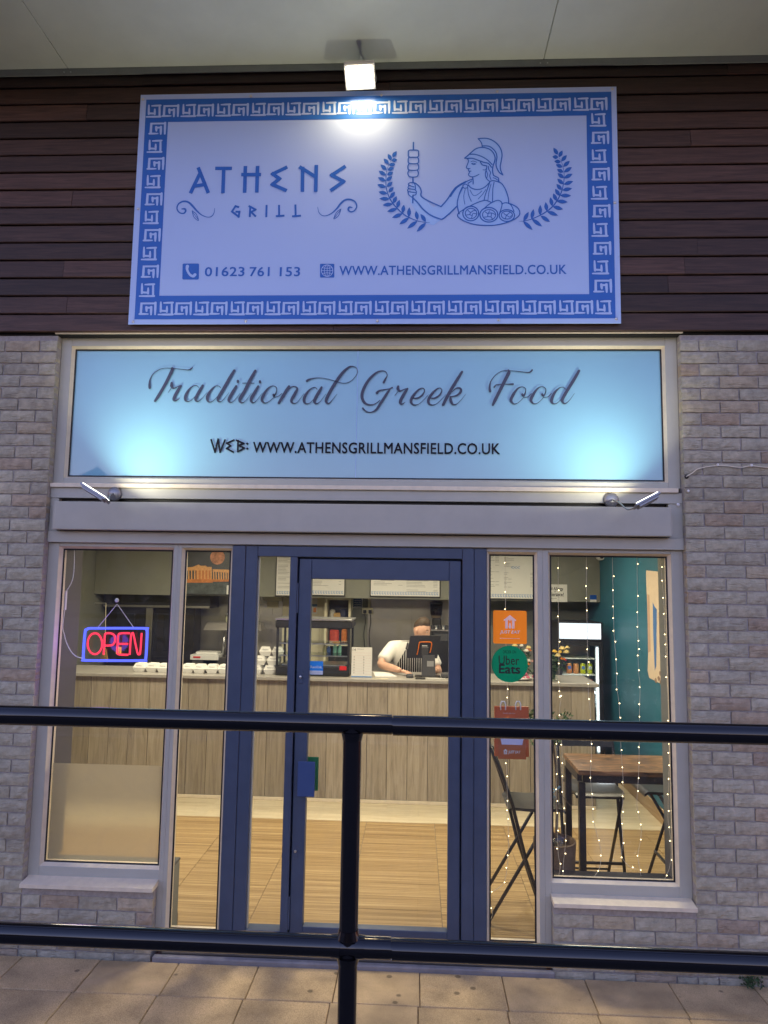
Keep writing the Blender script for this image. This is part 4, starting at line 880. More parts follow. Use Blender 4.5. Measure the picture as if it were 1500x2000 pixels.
# --- weed at the foot of the right wall
wd = empty('weed', (spot(1465,1925,-.02).x, -.03, 0), 'small green weed growing from the wall foot', 'weed')
mb = MB(); r_ = random.Random(3); c0 = wloc(wd)
for i in range(160):
    a = r_.uniform(0, 2*PI); h = r_.uniform(.005, .085); d = r_.uniform(0, .06)
    p = Vector((c0.x+math.cos(a)*d*1.1, c0.y-abs(math.sin(a))*d*1.2+.015, h+.004)); s_ = r_.uniform(.006,.013)
    u = Vector((r_.uniform(-1,1), r_.uniform(-1,1), r_.uniform(-.4,.8))).normalized(); v = u.orthogonal().normalized()
    mb.add([p-u*s_, p+v*s_*.45, p+u*s_, p-v*s_*.45], [(0,1,2,3)])
mb.build('leaves', M['weed'], wd)['kind'] = 'stuff'
mb = MB()
for i in range(7): mb.tube([c0+Vector((0,0,.002)), c0+Vector((r_.uniform(-.06,.06), r_.uniform(-.06,.0), r_.uniform(.03,.08)))], .0015, 4)
mb.build('stems', M['weed'], wd)['kind'] = 'stuff'

# --- handrail
RY, RR = -2.38, .0242
hr = empty('handrail', (-.15, RY, .686), 'gloss black tubular handrail crossing in front of the shop, with one post', 'handrail')
zt_ = lambda x: 1.797; zl_ = lambda x: 1.275
jx = spot(767, 1412, RY).x; jx2 = spot(765, 1850, RY).x
def rail(name, xa, xb, z, y=RY): return MB().tube([(xa+(xb-xa)*i/24, y, z) for i in range(25)], RR, 28).build(name, M['rail'], hr, auto=True)
rail('top_rail', -4.5, jx-.0012, 1.7965); rail('top_rail', jx+.0012, 4.5, 1.7945)
rail('lower_rail', -4.5, jx2-.0012, 1.2765); rail('lower_rail', jx2+.0012, 4.5, 1.2745)
for z, j in ((1.7955, jx), (1.2755, jx2)): MB().tube([(j-.03, RY, z), (j+.03, RY, z)], RR-.003, 20).build('joint_spigot', M['rail'], hr, smooth=True)
pxp = (spot(685,1500,RY).x+spot(679.5,1980,RY).x)/2
MB().tube([(pxp, RY, .69+(1.79-.69)*i/20) for i in range(21)], RR*.93, 24, False).build('post', M['rail'], hr, smooth=True)
# welded collars where post and rails meet
for z, d in ((1.7965, (-1,)), (1.2765, (-1, 1))):
    for s_ in d: MB().tube([(pxp, RY, z+s_*.020), (pxp, RY, z+s_*.026), (pxp, RY, z+s_*.032), (pxp, RY, z+s_*.040)], [RR*1.16, RR*1.10, RR*1.04, RR*.965], 24, False).build('weld', M['rail'], hr, smooth=True)
for s_ in (-1, 1): MB().tube([(pxp+s_*.018, RY, 1.2765), (pxp+s_*.028, RY, 1.2765), (pxp+s_*.04, RY, 1.2765)], [RR*1.12, RR*1.07, RR*1.025], 24, False).build('weld', M['rail'], hr, smooth=True)
for x in (pxp-2.4, pxp+2.4): MB().tube([(x, RY, .69), (x, RY, 1.79)], RR*.93, 20).build('post', M['rail'], hr, smooth=True)
MB().lathe([(.06,0),(.06,.008),(.03,.012)], (pxp, RY, .688), 20).build('foot_plate', M['rail'], hr)
# ================================================================== the shop inside
XL, XR, YBK, ZC = -4.05, 2.25, 5.15, 2.72
FZ = .03; CZ = 1.215; CY = 2.86
fl_ = empty('shop_floor', (-1, 1.3, .0), None, None); fl_['kind'] = 'structure'
MB().box(XL, XR, .128, YBK, -.05, .024).build('floor_slab', M['concrete'], fl_)
xj = .188-.604*7; k = 0
while xj < XR-.02:
    a, b = max(xj, XL), min(xj+.604, XR)
    if b > a+.02:
        yy = .305
        while yy < 2.33:
            MB().box(a+.0015, b-.0015, yy, min(yy+2.035, 2.338), .0242, FZ, .0012).build('floor_tile', M['floor_tile'], fl_); yy += 2.04
    xj += .604
yy = 2.342
for n_ in range(10):
    d = .172
    for a, b in ((XL, -1.9+.4*(n_ % 2)), (-1.9+.4*(n_ % 2), .35-.3*(n_ % 3)), (.35-.3*(n_ % 3), XR)):
        MB().box(a+.0005, b-.0005, yy, yy+d-.001, .0243, FZ+.001, .0006).build('floor_plank', M['laminate'], fl_)
    yy += d
rm = empty('shop_room', (-1, 4, FZ), 'plain painted shell of the shop with teal and grey olive walls', 'room'); del rm['category']; del rm['label']; rm['kind'] = 'structure'
bx('teal_wall', M['teal'], rm, XR, XR+.12, .128, YBK+.12, 0, ZC, 0)
bx('back_wall', M['wall_olive'], rm, XL, XR-.001, YBK, YBK+.12, 0, ZC, 0)
bx('side_wall', M['wall_olive'], rm, XL-.12, XL-.001, .31, YBK+.12, 0, ZC, 0)
bx('ceiling', M['ceiling'], rm, XL-.12, XR+.12, .128, YBK+.12, ZC+.001, ZC+.15, 0)
bx('front_wall', M['wall_olive'], rm, XL-.12, -2.262, .301, .36, 0, ZC, 0)
bx('front_wall', M['wall_olive'], rm, 1.573, XR-.001, .301, .36, 0, ZC, 0)
bx('window_head', M['wall_olive'], rm, -2.261, 1.572, .1255, .36, 2.37, ZC, 0)
M['plum'] = mat('dark grey reveal paint', (.09,.085,.09), .6)
bx('reveal', M['plum'], rm, -2.2615, -2.195, .1265, .375, .45, 2.369, 0)
bx('reveal', M['wall_olive'], rm, 1.507, 1.5715, .1265, .30, .45, 2.369, 0)
for x0, x1 in ((-2.261, -1.415), (.742, 1.5715)):
    bx('low_wall', M['wall_olive'], rm, x0, x1, .128, .24, 0, .452, .003); bx('inner_sill', M['dark_grey'], rm, x0, x1, .1275, .25, .4525, .468, .003)
    bx('skirting', M['skirt'], rm, x0, x1+.001, .2405, .252, FZ, .15, .002)
bx('skirting', M['skirt'], rm, XR-.016, XR-.0005, .37, 4.5, FZ+.001, .165, .003)
bx('bulkhead', M['wall_olive'], rm, XL, XR-.0005, 4.55, 4.70, 1.962, ZC, .004)
# stainless wall sheets
for i, (a, b) in enumerate(((-4.0,-3.3),(-3.298,-2.6),(-2.598,-1.9),(-1.898,-1.26),(-.63,-.05),(-.048,.62))):
    bx('steel_sheet', M['stainless'], rm, a, b, YBK-.006, YBK-.0005, .9, 2.15, .001)
# ceiling light panels
def ceil_light(x, y, e, label):
    t = empty('ceiling_light', (x, y, ZC-.02), label, 'ceiling light', 'ceiling lights of the shop')
    bx('frame', M['white'], t, x-.31, x+.31, y-.31, y+.31, ZC-.012, ZC, .003)
    bx('diffuser', M['panel_light'], t, x-.29, x+.29, y-.29, y+.29, ZC-.015, ZC-.0125, 0)
    ld = bpy.data.lights.new('panel_lamp', 'AREA'); ld.shape = 'SQUARE'; ld.size = .56; ld.energy = e*K; ld.color = (1,.885,.64)
    lo = bpy.data.objects.new('panel_lamp', ld); COL.objects.link(lo); lo.parent = t; lo.location = (0, 0, -.0005)
for x, y, e, lb in ((-2.7,1.45,44,'square ceiling light panel above the neon sign side'),(-.55,1.45,44,'square ceiling light panel behind the entrance door'),(1.4,1.45,36,'square ceiling light panel above the bar table'),(-2.6,3.2,22,'square ceiling light panel over the takeaway boxes'),(-.4,3.2,22,'square ceiling light panel over the till'),(1.3,3.2,18,'square ceiling light panel over the flowers')):
    ceil_light(x, y, e, lb)

# ------------------------------------------------------------------ counter
ct = empty('service_counter', (-1.1, 3.1, FZ), 'long service counter clad in vertical greyed oak planks with a grey worktop', 'counter')
bx('carcass', M['black'], ct, XL+.01, 1.72, CY+.014, 3.40, FZ+.002, CZ-.04, 0)
x = spot(717, 1400, CY).x-.198*20
while x < 1.74:
    a, b = max(x, XL+.01), min(x+.198, 1.745)
    if b > a+.01: bx('plank', M['plank'], ct, a+.0018, b-.0018, CY, CY+.0135, FZ+.035, CZ-.034, .0015)
    x += .198
bx('plank', M['plank'], ct, 1.7205, 1.7345, CY+.014, 3.40, FZ+.035, CZ-.034, .0015)
bx('foot_strip', M['sill'], ct, XL+.01, 1.742, CY-.004, CY+.012, FZ+.002, FZ+.033, .002)
bx('worktop', M['counter_top'], ct, XL+.005, 1.775, CY-.05, 3.46, CZ-.033, CZ, .004)
bc = empty('back_counter', (-1, 4.8, FZ), 'steel back counter along the kitchen wall behind the service counter', 'counter')
bx('cabinet', M['stainless'], bc, -3.9, .6, 4.55, 5.13, FZ, .93, 0); bx('top', M['stainless'], bc, -3.92, .62, 4.52, 5.135, .931, .965, .003)

# ------------------------------------------------------------------ menu boards and notices on the bulkhead
YB = 4.548
def board(label, x0, x1, z0, z1, cols, heads=(), y=YB, name='menu_board'):
    t = empty(name, ((x0+x1)/2, y, z0), label, 'menu board', 'menu boards on the bulkhead')
    bx('frame', M['black'], t, x0-.012, x1+.012, y-.014, y-.0005, z0-.018, z1+.012, .002)
    bx('sheet', M['paper'], t, x0, x1, y-.017, y-.0142, z0, z1, 0)
    r_ = random.Random(int(x0*100)); yq = y-.0178; w = x1-x0; h = z1-z0
    mb = MB()
    for c0, c1, za, zb_ in cols:
        zz = zb_
        while zz > za:
            l = r_.uniform(.45, .9); mb.box(x0+w*c0, x0+w*(c0+(c1-c0)*l*.8), yq, yq+.0004, z0+h*zz-.0035, z0+h*zz); 
            if r_.random() < .7: mb.box(x0+w*(c1-.06), x0+w*c1, yq, yq+.0004, z0+h*zz-.0035, z0+h*zz)
            zz -= .018/h if r_.random() < .75 else .04/h
    mb.build('price_lines', M['grey_ink'], t)['kind'] = 'stuff'
    for hx0, hx1, hz in heads: MB().box(x0+w*hx0, x0+w*hx1, yq, yq+.0004, z0+h*hz-.007, z0+h*hz+.007).build('heading', M['grey_ink'], t)
    band = MB(); n_ = int(w/.032)
    for i in range(n_):
        a = x0+.006+i*(w-.012)/n_; s_ = (w-.012)/n_
        band.box(a+.002, a+s_*.78, yq, yq+.0004, z0+.045, z0+.051); band.box(a+.002, a+.007, yq, yq+.0004, z0+.022, z0+.045); band.box(a+s_*.35, a+s_*.52, yq, yq+.0004, z0+.022, z0+.038); band.box(a+.007, a+s_*.78, yq, yq+.0004, z0+.016, z0+.0218)
    band.build('key_pattern', M['blue_ink'], t)['kind'] = 'stuff'
    return t
board('tall narrow framed menu board seen through the sidelight', -1.735, -1.44, 1.985, 2.56, [(.06,.94,.16,.95)])
board('small framed menu board at the hinge side of the door glass', -1.385, -.885, 1.998, 2.5, [(.08,.92,.22,.34)], [(.35,.7,.40)])
board('wide framed menu board in the middle of the door glass', -.555, .292, 2.0, 2.5, [(.04,.46,.24,.34),(.52,.97,.12,.38)], [(.14,.34,.39)])
m4 = board('framed menu board behind the orange delivery sticker', .70, 1.462, 1.992, 2.62, [(.22,.42,.2,.88),(.50,.62,.2,.5),(.5,.66,.62,.86),(.92,.98,.2,.5)], [(.72,.86,.86)])
mb = MB()
for i in range(3): ribbon(mb, [(1.20+i*.036, 2.385, .006), (1.17+i*.036, 2.37, .012), (1.20+i*.036, 2.355, .006)], YB-.018)
mb.build('arrow_mark', M['blue_ink'], m4)['kind'] = 'stuff'
# night temple poster
ps = empty('temple_poster', (-2.6, YB, 1.98), 'dark night poster of a floodlit columned temple under an orange moon', 'poster')
x0, x1, z0, z1 = -3.05, -2.12, 1.985, 2.60
bx('frame', M['black'], ps, x0-.01, x1+.01, YB-.012, YB-.0005, z0-.015, z1+.01, .002)
M['night'] = mat('night sky print', (.045,.05,.058), .4, var=.35, vscale=4); M['amber'] = mat('amber stone print', (.50,.17,.045), .5, var=.3, vscale=30); M['amber_l'] = mat('pale amber print', (.66,.33,.12), .5, var=.2, vscale=40); M['rock'] = mat('dark rock print', (.06,.075,.08), .5, var=.5, vscale=14)
bx('sheet', M['night'], ps, x0, x1, YB-.015, YB-.0122, z0, z1, 0)
yq = YB-.0158
a, b = spot(284*.0867+340, 900*.0867+1060, yq), spot(1330*.0867+340, 890*.0867+1060, yq)
tz0 = spot(400, 1137, yq).z; tx0 = spot(366, 1137, yq).x
MB().poly([(x0+.005, z0+.004), (x1-.005, z0+.004), (x1-.005, tz0-.004), (x0+.005, tz0-.004)], yq).build('rock', M['rock'], ps)
def pq(u, v): p = spot(340+u*.08667, 1060+v*.08667, yq); return p.x, p.z
MB().poly([pq(250,900), pq(870,900), pq(870,820), pq(250,820)], yq-.0004).build('temple_steps', M['amber'], ps)
MB().poly([pq(860,880), pq(1500,870), pq(1500,825), pq(860,825)], yq-.0004).build('temple_steps', M['amber'], ps)
MB().poly([pq(230,625), pq(850,625), pq(850,545), pq(740,545), pq(720,515), pq(600,520), pq(555,490), pq(420,545), pq(230,560)], yq-.0004).build('pediment', M['amber_l'], ps)
MB().poly([pq(870,655), pq(1500,690), pq(1500,645), pq(1180,605), pq(870,595)], yq-.0004).build('pediment', M['amber_l'], ps)
MB().poly([pq(500,820), pq(850,820), pq(850,625), pq(500,625)], yq-.0002).build('inner_wall', M['amber'], ps)
for u in (265, 330, 395, 465, 535, 615, 690, 765, 835): MB().poly([pq(u-16,822), pq(u+18,822), pq(u+14,622), pq(u-12,622)], yq-.0008).build('column', M['amber_l'], ps)
for u in (895, 950, 1010, 1065, 1120, 1175, 1225, 1270, 1320, 1370, 1420): MB().poly([pq(u-15,828), pq(u+16,828), pq(u+6,640), pq(u-18,640)], yq-.0008).build('column', M['amber_l'], ps)
cm = pq(978, 325); rr = (pq(1140,325)[0]-pq(810,325)[0])/2
MB().poly([(cm[0]+rr*math.cos(t*PI/16), cm[1]+rr*math.sin(t*PI/16)) for t in range(32)], yq-.0004).build('moon', mat('moon print', (.52,.22,.12), .5, var=.6, vscale=18), ps)
pn = empty('wall_card', (-2.21, YB, 2.0), 'small white card at the lower corner of the temple poster', 'card'); p1, p2 = spot(443,1143,YB-.017), spot(458,1161,YB-.017)
bx('sheet', M['paper'], pn, p1.x, p2.x+.03, YB-.018, YB-.0165, p2.z, p1.z, 0); rect_text('lettering', 'A', (449.5,1151.5), (454,1146.5), YB-.0188, M['blue_ink'], pn)
# food allergy notice, blue notices, camera
p1, p2 = spot(1060,1141,YB), spot(1108,1176,YB)
al = empty('allergy_notice', ((p1.x+p2.x)/2, YB, p2.z), 'white food allergy notice on the bulkhead above the flowers', 'notice')
bx('sheet', M['paper'], al, p1.x, p2.x, YB-.004, YB-.0005, p2.z, p1.z, .001)
rect_text('lettering', 'Food Allergy', (1066,1154), (1100,1147), YB-.005, M['ink'], al, bold=.015); rect_text('lettering', 'or', (1082,1157), (1086,1154.5), YB-.005, M['ink'], al); rect_text('lettering', 'Intolerance?', (1066,1164), (1101,1157.5), YB-.005, M['ink'], al, bold=.015)
MB().box(spot(1067,1169,YB).x, spot(1087,1169,YB).x, YB-.005, YB-.0045, spot(1067,1169,YB).z, spot(1067,1168.3,YB).z).build('small_print', M['grey_ink'], al)
p1, p2 = spot(1152,1162,YB), spot(1165,1176,YB)
nb = empty('blue_notice', ((p1.x+p2.x)/2, YB, p2.z), 'tiny blue and white notice on the bulkhead near the teal wall', 'notice')
bx('sheet', M['paper'], nb, p1.x, p2.x, YB-.003, YB-.0005, p2.z, p1.z, 0); bx('blue_band', M['blue_st'], nb, p1.x, p2.x, YB-.004, YB-.0032, p2.z+.03, p1.z, 0)
cmr = empty('security_camera', (2.16, 4.5, 2.47), 'small white security camera in the corner above the fridge', 'camera')
p = spot(1171, 1087, 4.45); MB().lathe([(.045,0),(.05,.03),(.05,.09),(.042,.11)], (p.x, 4.46, p.z), 16, 'y').build('housing', M['white'], cmr, auto=True); MB().lathe([(.03,0),(.02,.006),(.004,.008)], (p.x, 4.349, p.z), 12, 'y').build('lens', M['black'], cmr, smooth=True)
MB().tube([(p.x, 4.462, p.z), (p.x+.02, 4.548, p.z+.02)], .018, 8).build('bracket', M['white'], cmr)

# ------------------------------------------------------------------ mural on the teal wall (torn paper print of a white village house)
XM = XR-.002
def sw(px, py):
    d = (px-750)/FPX*CR-(py-1000)/FPX*CU+_f; p = CAM_POS+d*((XM-CAM_POS.x)/d.x); return p.y, p.z
def wall_poly(name, pts, m, parent, off=0):
    mb = MB(); vs_ = [(XM-off, a, b) for a, b in pts]; n = len(vs_)
    area = sum(pts[i][0]*pts[(i+1) % n][1]-pts[(i+1) % n][0]*pts[i][1] for i in range(n)); idx = list(range(n))
    mb.add(vs_, [idx if area < 0 else idx[::-1]]); return mb.build(name, m, parent)
mu = empty('wall_mural', (XM, 2.4, 1.3), 'peach village house mural with a blue door pasted on the teal wall', 'mural')
M['peach'] = mat('peach mural print', (.66,.53,.39), .6, var=.05); M['peach_d'] = mat('shaded peach print', (.52,.34,.24), .6); M['mural_blue'] = mat('blue door print', (.06,.17,.42), .5); M['cobble'] = mat('cobble print', (.27,.18,.13), .6, var=.2)
near = 1.75
wall_poly('mural_sheet', [sw(1262,1114), sw(1291,1117), (near, 2.30), (near, 1.02), sw(1301,1341), sw(1284,1332), sw(1268,1324), sw(1265,1310), sw(1266,1275), sw(1264,1180), sw(1262,1130)], M['peach'], mu)
wall_poly('shaded_wall', [sw(1264,1160), sw(1268.5,1162), sw(1271,1272), sw(1266,1275)], M['peach_d'], mu, .001)
wall_poly('blue_door', [sw(1275,1176), sw(1279,1185), sw(1283,1190), sw(1282,1300), sw(1279,1310), sw(1276,1240)], M['mural_blue'], mu, .001)
wall_poly('pale_door', [sw(1286,1196), sw(1291,1200), sw(1296,1267), sw(1288,1264)], M['peach_d'], mu, .001)
wall_poly('blue_flag', [sw(1287,1118), sw(1291,1118), sw(1292.5,1137), sw(1289,1130)], M['mural_blue'], mu, .001)
r_ = random.Random(5)
for px, py in ((1290,1316),(1287,1325),(1295,1322),(1291,1333),(1298,1330),(1281,1329),(1297,1312),(1303,1320),(1305,1334)):
    c = sw(px, py); wall_poly('cobble', [(c[0]+.032*math.cos(t*PI/5)*r_.uniform(.8,1.3), c[1]+.022*math.sin(t*PI/5)*r_.uniform(.8,1.2)) for t in range(10)], M['cobble'], mu, .001)

# ------------------------------------------------------------------ neon sign
YO = .15
ns = empty('neon_sign', (-1.85, YO, 1.63), 'lit neon OPEN sign with blue border, hung inside the window', 'neon sign')
OC = (120, 1150, .16)
def oc(u, v, Y=YO): return tuple(spot(OC[0]+u*OC[2], OC[1]+v*OC[2], Y))
rr_ = [(345,482),(1000,482),(1030,500),(1045,540),(1030,830),(1012,862),(980,876),(310,874),(282,855),(268,820),(290,535),(310,498)]
def neon(name, pts, r, m, Y=YO, closed=False, sm=True):
    P = [(a, b) for a, b in pts]
    if sm: P = smooth_path(P+([P[0]] if closed else []), 4); P = P[:-1] if closed else P
    return MB().tube([oc(a, b, Y) for a, b in P], r, 8, closed=closed).build(name, m, ns, smooth=True)
neon('border_tube', rr_, .0075, M['neon_blue'], closed=True)
neon('edge_tube', [(660+(a-660)*1.035, 678+(b-678)*1.05) for a, b in rr_], .0026, M['neon_blue'], closed=True)
YL = YO-.012
neon('letter_tube', [(408+88*math.sin(t*PI/8), 670-128*math.cos(t*PI/8)) for t in range(16)], .0062, M['neon_red'], YL, True)
neon('letter_tube', [(515,805),(522,690),(530,570),(545,545),(600,543),(645,568),(655,625),(635,675),(590,692),(525,692)], .0062, M['neon_red'], YL)
neon('letter_tube', [(835,543),(740,543),(700,555),(690,600),(682,760),(700,800),(815,805)], .0062, M['neon_red'], YL)
neon('letter_tube', [(690,672),(812,672)], .0062, M['neon_red'], YL, sm=False)
neon('letter_tube', [(833,805),(848,590),(862,545),(880,560),(925,770),(945,800),(962,770),(980,540)], .0062, M['neon_red'], YL)
ld = bpy.data.lights.new('neon_light', 'POINT'); ld.shadow_soft_size = .09; ld.energy = 3.0*K; ld.color = (.30,.10,1)
lo = bpy.data.objects.new('neon_light', ld); COL.objects.link(lo); lo.parent = ns; lo.location = Vector((-1.86, YO-.03, 1.75))-wloc(ns)
bp_ = [oc(a, b, YO+.012) for a, b in ((285,480),(1048,480),(1025,880),(262,880))]
MB().add(bp_, [(0,1,2,3)]).build('clear_plate', M['thin_glass'], ns)
hk = [oc(a, b, YO-.03) for a, b in ((622,80),(735,80),(732,190),(622,188))]; hp = MB(); hp.add(hk, [(0,1,2,3)]); hp.build('hook_plate', glass_mat('cloudy clear plastic', (.72,.72,.70), .8), ns)
p = Vector(oc(678,140,YO-.03)); MB().lathe([(.013,0),(.012,.006),(.006,.009)], p, 14, 'y').build('hook', M['white'], ns, smooth=True)
for u in (440, 885): MB().tube([oc(680,185,YO-.02), oc(u,478,YO)], .0018, 5).build('hanging_cord', M['white'], ns)
MB().tube(smooth_path([oc(262,850), oc(180,825), oc(110,755), oc(55,640), oc(35,560), oc(15,460), (-2.186,.16,1.96)], 5), .003, 6).build('power_cable', M['white'], ns, smooth=True)
MB().tube(smooth_path([(-2.186,.16,2.06), oc(40,60), oc(128,-90), oc(155,-260), oc(158,-520)], 5), .0025, 6).build('power_cable', M['white'], ns, smooth=True)
MB().box(-2.194, -2.180, .15, .17, 1.95, 2.07, .003).build('plug_block', M['white'], ns)

# ------------------------------------------------------------------ fairy lights
bulb_me = MB().ball((0,0,0), .0031, 1).mesh('bulb', smooth=True); bulb_me.materials.append(M['bulb'])
FAIRY = [('fairy light string in the narrow screen, passing behind the delivery stickers', [(986.5,1078),(988,1250),(991,1363),(989,1470),(992,1600),(993,1660),(985,1722),(957,1748),(962,1783),(954,1805)]),
 ('fairy light string by the mullion, starting at counter height over the plant', [(1072,1300),(1072,1360),(1087,1450),(1087,1540),(1088,1600),(1090,1664),(1094,1692),(1090,1716)]),
 ('fairy light string over the flowers, ending by the basket pot', [(1090,1082),(1092,1330),(1096,1361),(1093,1388),(1097,1446),(1098,1508),(1100,1566),(1105,1632),(1100,1692),(1100,1716)]),
 ('fairy light string crossing the fridge and the table end', [(1145,1082),(1146,1190),(1149,1335),(1150,1364),(1153,1393),(1155,1481),(1153,1510),(1157,1570),(1159,1602),(1167,1633),(1174,1665),(1171,1695),(1159,1714)]),
 ('fairy light string nearest the bulkhead corner on the teal wall', [(1196,1085),(1199,1230),(1203,1285),(1205,1345),(1209,1375),(1213,1465),(1217,1525),(1216,1585),(1215,1615),(1216,1644),(1215,1674),(1230,1693),(1242,1697)]),
 ('fairy light string between the teal wall and the mural', [(1244,1083),(1246,1250),(1247,1310),(1250,1340),(1249,1397),(1248,1487),(1247,1517),(1244,1577),(1252,1609),(1251,1641),(1246,1671),(1252,1711)]),
 ('fairy light string along the window jamb, crossing the mural', [(1291,1085),(1291,1108),(1296,1165),(1298,1220),(1303,1340),(1305,1370),(1307,1486),(1306,1515),(1305,1570),(1305,1603),(1309,1633),(1311,1663),(1308,1693),(1298,1718)])]
for lb, pts in FAIRY:
    YF = .142; P = [spot(a, b, YF) for a, b in smooth_path(pts, 6)]
    t = empty('fairy_light_string', P[0], lb, 'fairy lights', 'fairy light strings in the window')
    MB().tube([tuple(p) for p in P], .0012, 4, False).build('wire', M['wire'], t)
    acc = .03; step = .0885
    for a, b in zip(P[:-1], P[1:]):
        l = (b-a).length; acc += l
        if acc >= step:
            acc -= step; o = bpy.data.objects.new('bulb', bulb_me); COL.objects.link(o); o.parent = t; o.location = b+Vector((random.uniform(-.006,.006), -.003, random.uniform(-.008,.008)))-P[0]

# ------------------------------------------------------------------ bar table and folding chairs
tb = empty('bar_table', (1.54, .65, FZ), 'tall bar table with a rustic brown top and black metal legs', 'table')
bx('table_top', M['table_wood'], tb, 1.03, 2.2, .42, .88, .972, 1.0, .003)
for y in (.445, .825): bx('apron', M['black_metal'], tb, 1.065, 2.165, y, y+.03, .922, .9715, .001)
for x in (1.034, 2.166): bx('apron', M['black_metal'], tb, x, x+.03, .477, .823, .922, .9715, .001)
for x in (1.034, 2.156):
    for y in (.431, .829): bx('leg', M['black_metal'], tb, x, x+.04, y, y+.04, FZ, .9215, .001)
bx('stretcher', M['black_metal'], tb, 1.076, 2.154, .838, .862, .19, .215, .001)
def chair(loc, rz, label):
    t = empty('folding_bar_chair', (0,0,0), label, 'chair', 'black folding bar chairs')
    T = lambda pts: pts
    for s_ in (-1, 1):
        y = .205*s_; yi = .182*s_
        MB().tube([(-.168,y,1.115-FZ),(-.10,y,.93),(-.03,y,.735),(.05,y,.41),(.19,y,.002)], .0115, 8).build('back_leg', M['black_metal'], t, smooth=True)
        MB().tube([(-.19,yi,.002),(.05,yi,.40),(.215,yi,.685)], .0115, 8).build('front_leg', M['black_metal'], t, smooth=True)
    # backrest: curved plate, seat: slightly dished plate with rounded front
    mb = MB(); n = 8
    for i in range(n+1):
        u = -1+2*i/n; y = .20*u; cx = -.012*(1-u*u)
        for z, xo in ((.93,-.088),(.99,-.112),(1.05,-.136),(1.09,-.150)): mb.v.append((xo+cx-.012, y, z)); mb.v.append((xo+cx+.002, y, z))
    for i in range(n):
        for j in range(3):
            a = i*8+j*2; b = a+8; mb.f += [[a, a+2, b+2, b], [a+1, b+1, b+3, a+3]]
        a = i*8; b = a+8; mb.f += [[a, b, b+1, a+1], [a+6, a+7, b+7, b+6]]
    for a in (0, n*8): mb.f += [[a+2*j, a+2*j+1, a+2*j+3, a+2*j+2] for j in range(3)]
    mb.build('backrest', M['black_metal'], t, auto=True)
    prof = [(-.05,.700),(-.03,.712),(.1,.706),(.26,.710),(.295,.705),(.315,.690)]; mb = MB()
    for x, z in prof:
        for y in (-.176, -.12, 0, .12, .176): mb.v.append((x, y*(1 if x < .28 else .93), z-.006*(1-(y/.18)**2)))
    for x, z in prof:
        for y in (-.176, -.12, 0, .12, .176): mb.v.append((x, y*(1 if x < .28 else .93), z-.018))
    m_ = len(prof); o2 = m_*5
    for i in range(m_-1):
        for j in range(4): a = i*5+j; mb.f += [[a, a+5, a+6, a+1], [o2+a, o2+a+1, o2+a+6, o2+a+5]]
    for i in range(m_-1): mb.f += [[i*5, o2+i*5, o2+i*5+5, i*5+5], [i*5+4, i*5+9, o2+i*5+9, o2+i*5+4]]
    mb.f += [[0,1,2,3,4,o2+4,o2+3,o2+2,o2+1,o2], [(m_-1)*5+j for j in range(4,-1,-1)]+[o2+(m_-1)*5+j for j in range(5)]]
    mb.build('seat', M['chair_seat'], t, auto=True)
    MB().tube([(.135,-.2,.185),(.135,.2,.185)], .011, 8).build('foot_rest', M['black_metal'], t, smooth=True)
    MB().tube([(-.175,-.18,.03),(-.175,.18,.03)], .008, 8).build('rear_bar', M['black_metal'], t, smooth=True)
    MB().tube([(.208,-.178,.68),(.208,.178,.68)], .010, 8).build('seat_bar', M['black_metal'], t, smooth=True)
    t.location = (loc[0], loc[1], FZ+.001); t.rotation_euler = (0, 0, rz); return t
M['chair_seat'] = mat('black sheet steel seat', (.05,.05,.05), .3, .4, var=.1, vscale=12)
ch = chair((.655, .672), 0, 'black folding bar chair at the table end, in front of the counter')
def place(loc, rz, label):
    c = copy_tree(ch); c.location = (loc[0], loc[1], FZ+.001); c.rotation_euler = (0,0,rz); c['label'] = label
place((1.275, 1.19), -PI/2, 'black folding bar chair tucked behind the table, nearest the plant'); place((1.915, 1.115), PI, 'black folding bar chair at the teal wall end of the table')

# ------------------------------------------------------------------ potted plant
pt = empty('potted_plant', (.865, .365, FZ), 'slim potted olive plant in a brown basket with a pale blue ribbon', 'plant')
px_, py_ = .865, .365
MB().lathe([(.09,FZ),(.108,.2),(.12,.42),(.128,.575),(.13,.60),(.12,.602),(.112,.55)], (px_,py_,0), 22).build('basket', M['basket'], pt, auto=True)
mb = MB(); r_ = random.Random(9)
for i in range(26):
    a = r_.uniform(0,2*PI); d = r_.uniform(.02,.095); c = Vector((px_+math.cos(a)*d, py_+math.sin(a)*d, .575+r_.uniform(0,.03))); u = Vector((r_.uniform(-1,1), r_.uniform(-1,1), r_.uniform(-.3,.6))).normalized()*.025; v = u.orthogonal().normalized()*.02
    mb.add([c-u-v, c+u-v, c+u+v*1.3, c-u+v], [(0,1,2,3)])
mb.build('cellophane', glass_mat('crumpled cellophane', (.85,.84,.8), 2.5, .15), pt)['kind'] = 'stuff'
stem = smooth_path([(px_+.01,py_,.56),(px_+.02,py_+.01,.8),(px_+.015,py_,1.0),(px_-.005,py_,1.18),(px_-.02,py_,1.32)], 4)
tr = MB().tube(stem, [.010-.005*i/len(stem) for i in range(len(stem))], 7).build('trunk', M['bark'], pt, smooth=True)
mb = MB(); ends = []
for i in range(16):
    z = r_.uniform(1.1, 1.3); s_ = Vector((px_-.01, py_, z)); e = s_+Vector((r_.uniform(-.19,.12), r_.uniform(-.1,.1), r_.uniform(.0,.14))); mb.tube([s_, (s_+e)/2+Vector((0,0,.02)), e], [.003,.0025,.0015], 4); ends.append((s_, e))
mb.build('twigs', M['bark'], tr)['kind'] = 'stuff'
mb = MB()
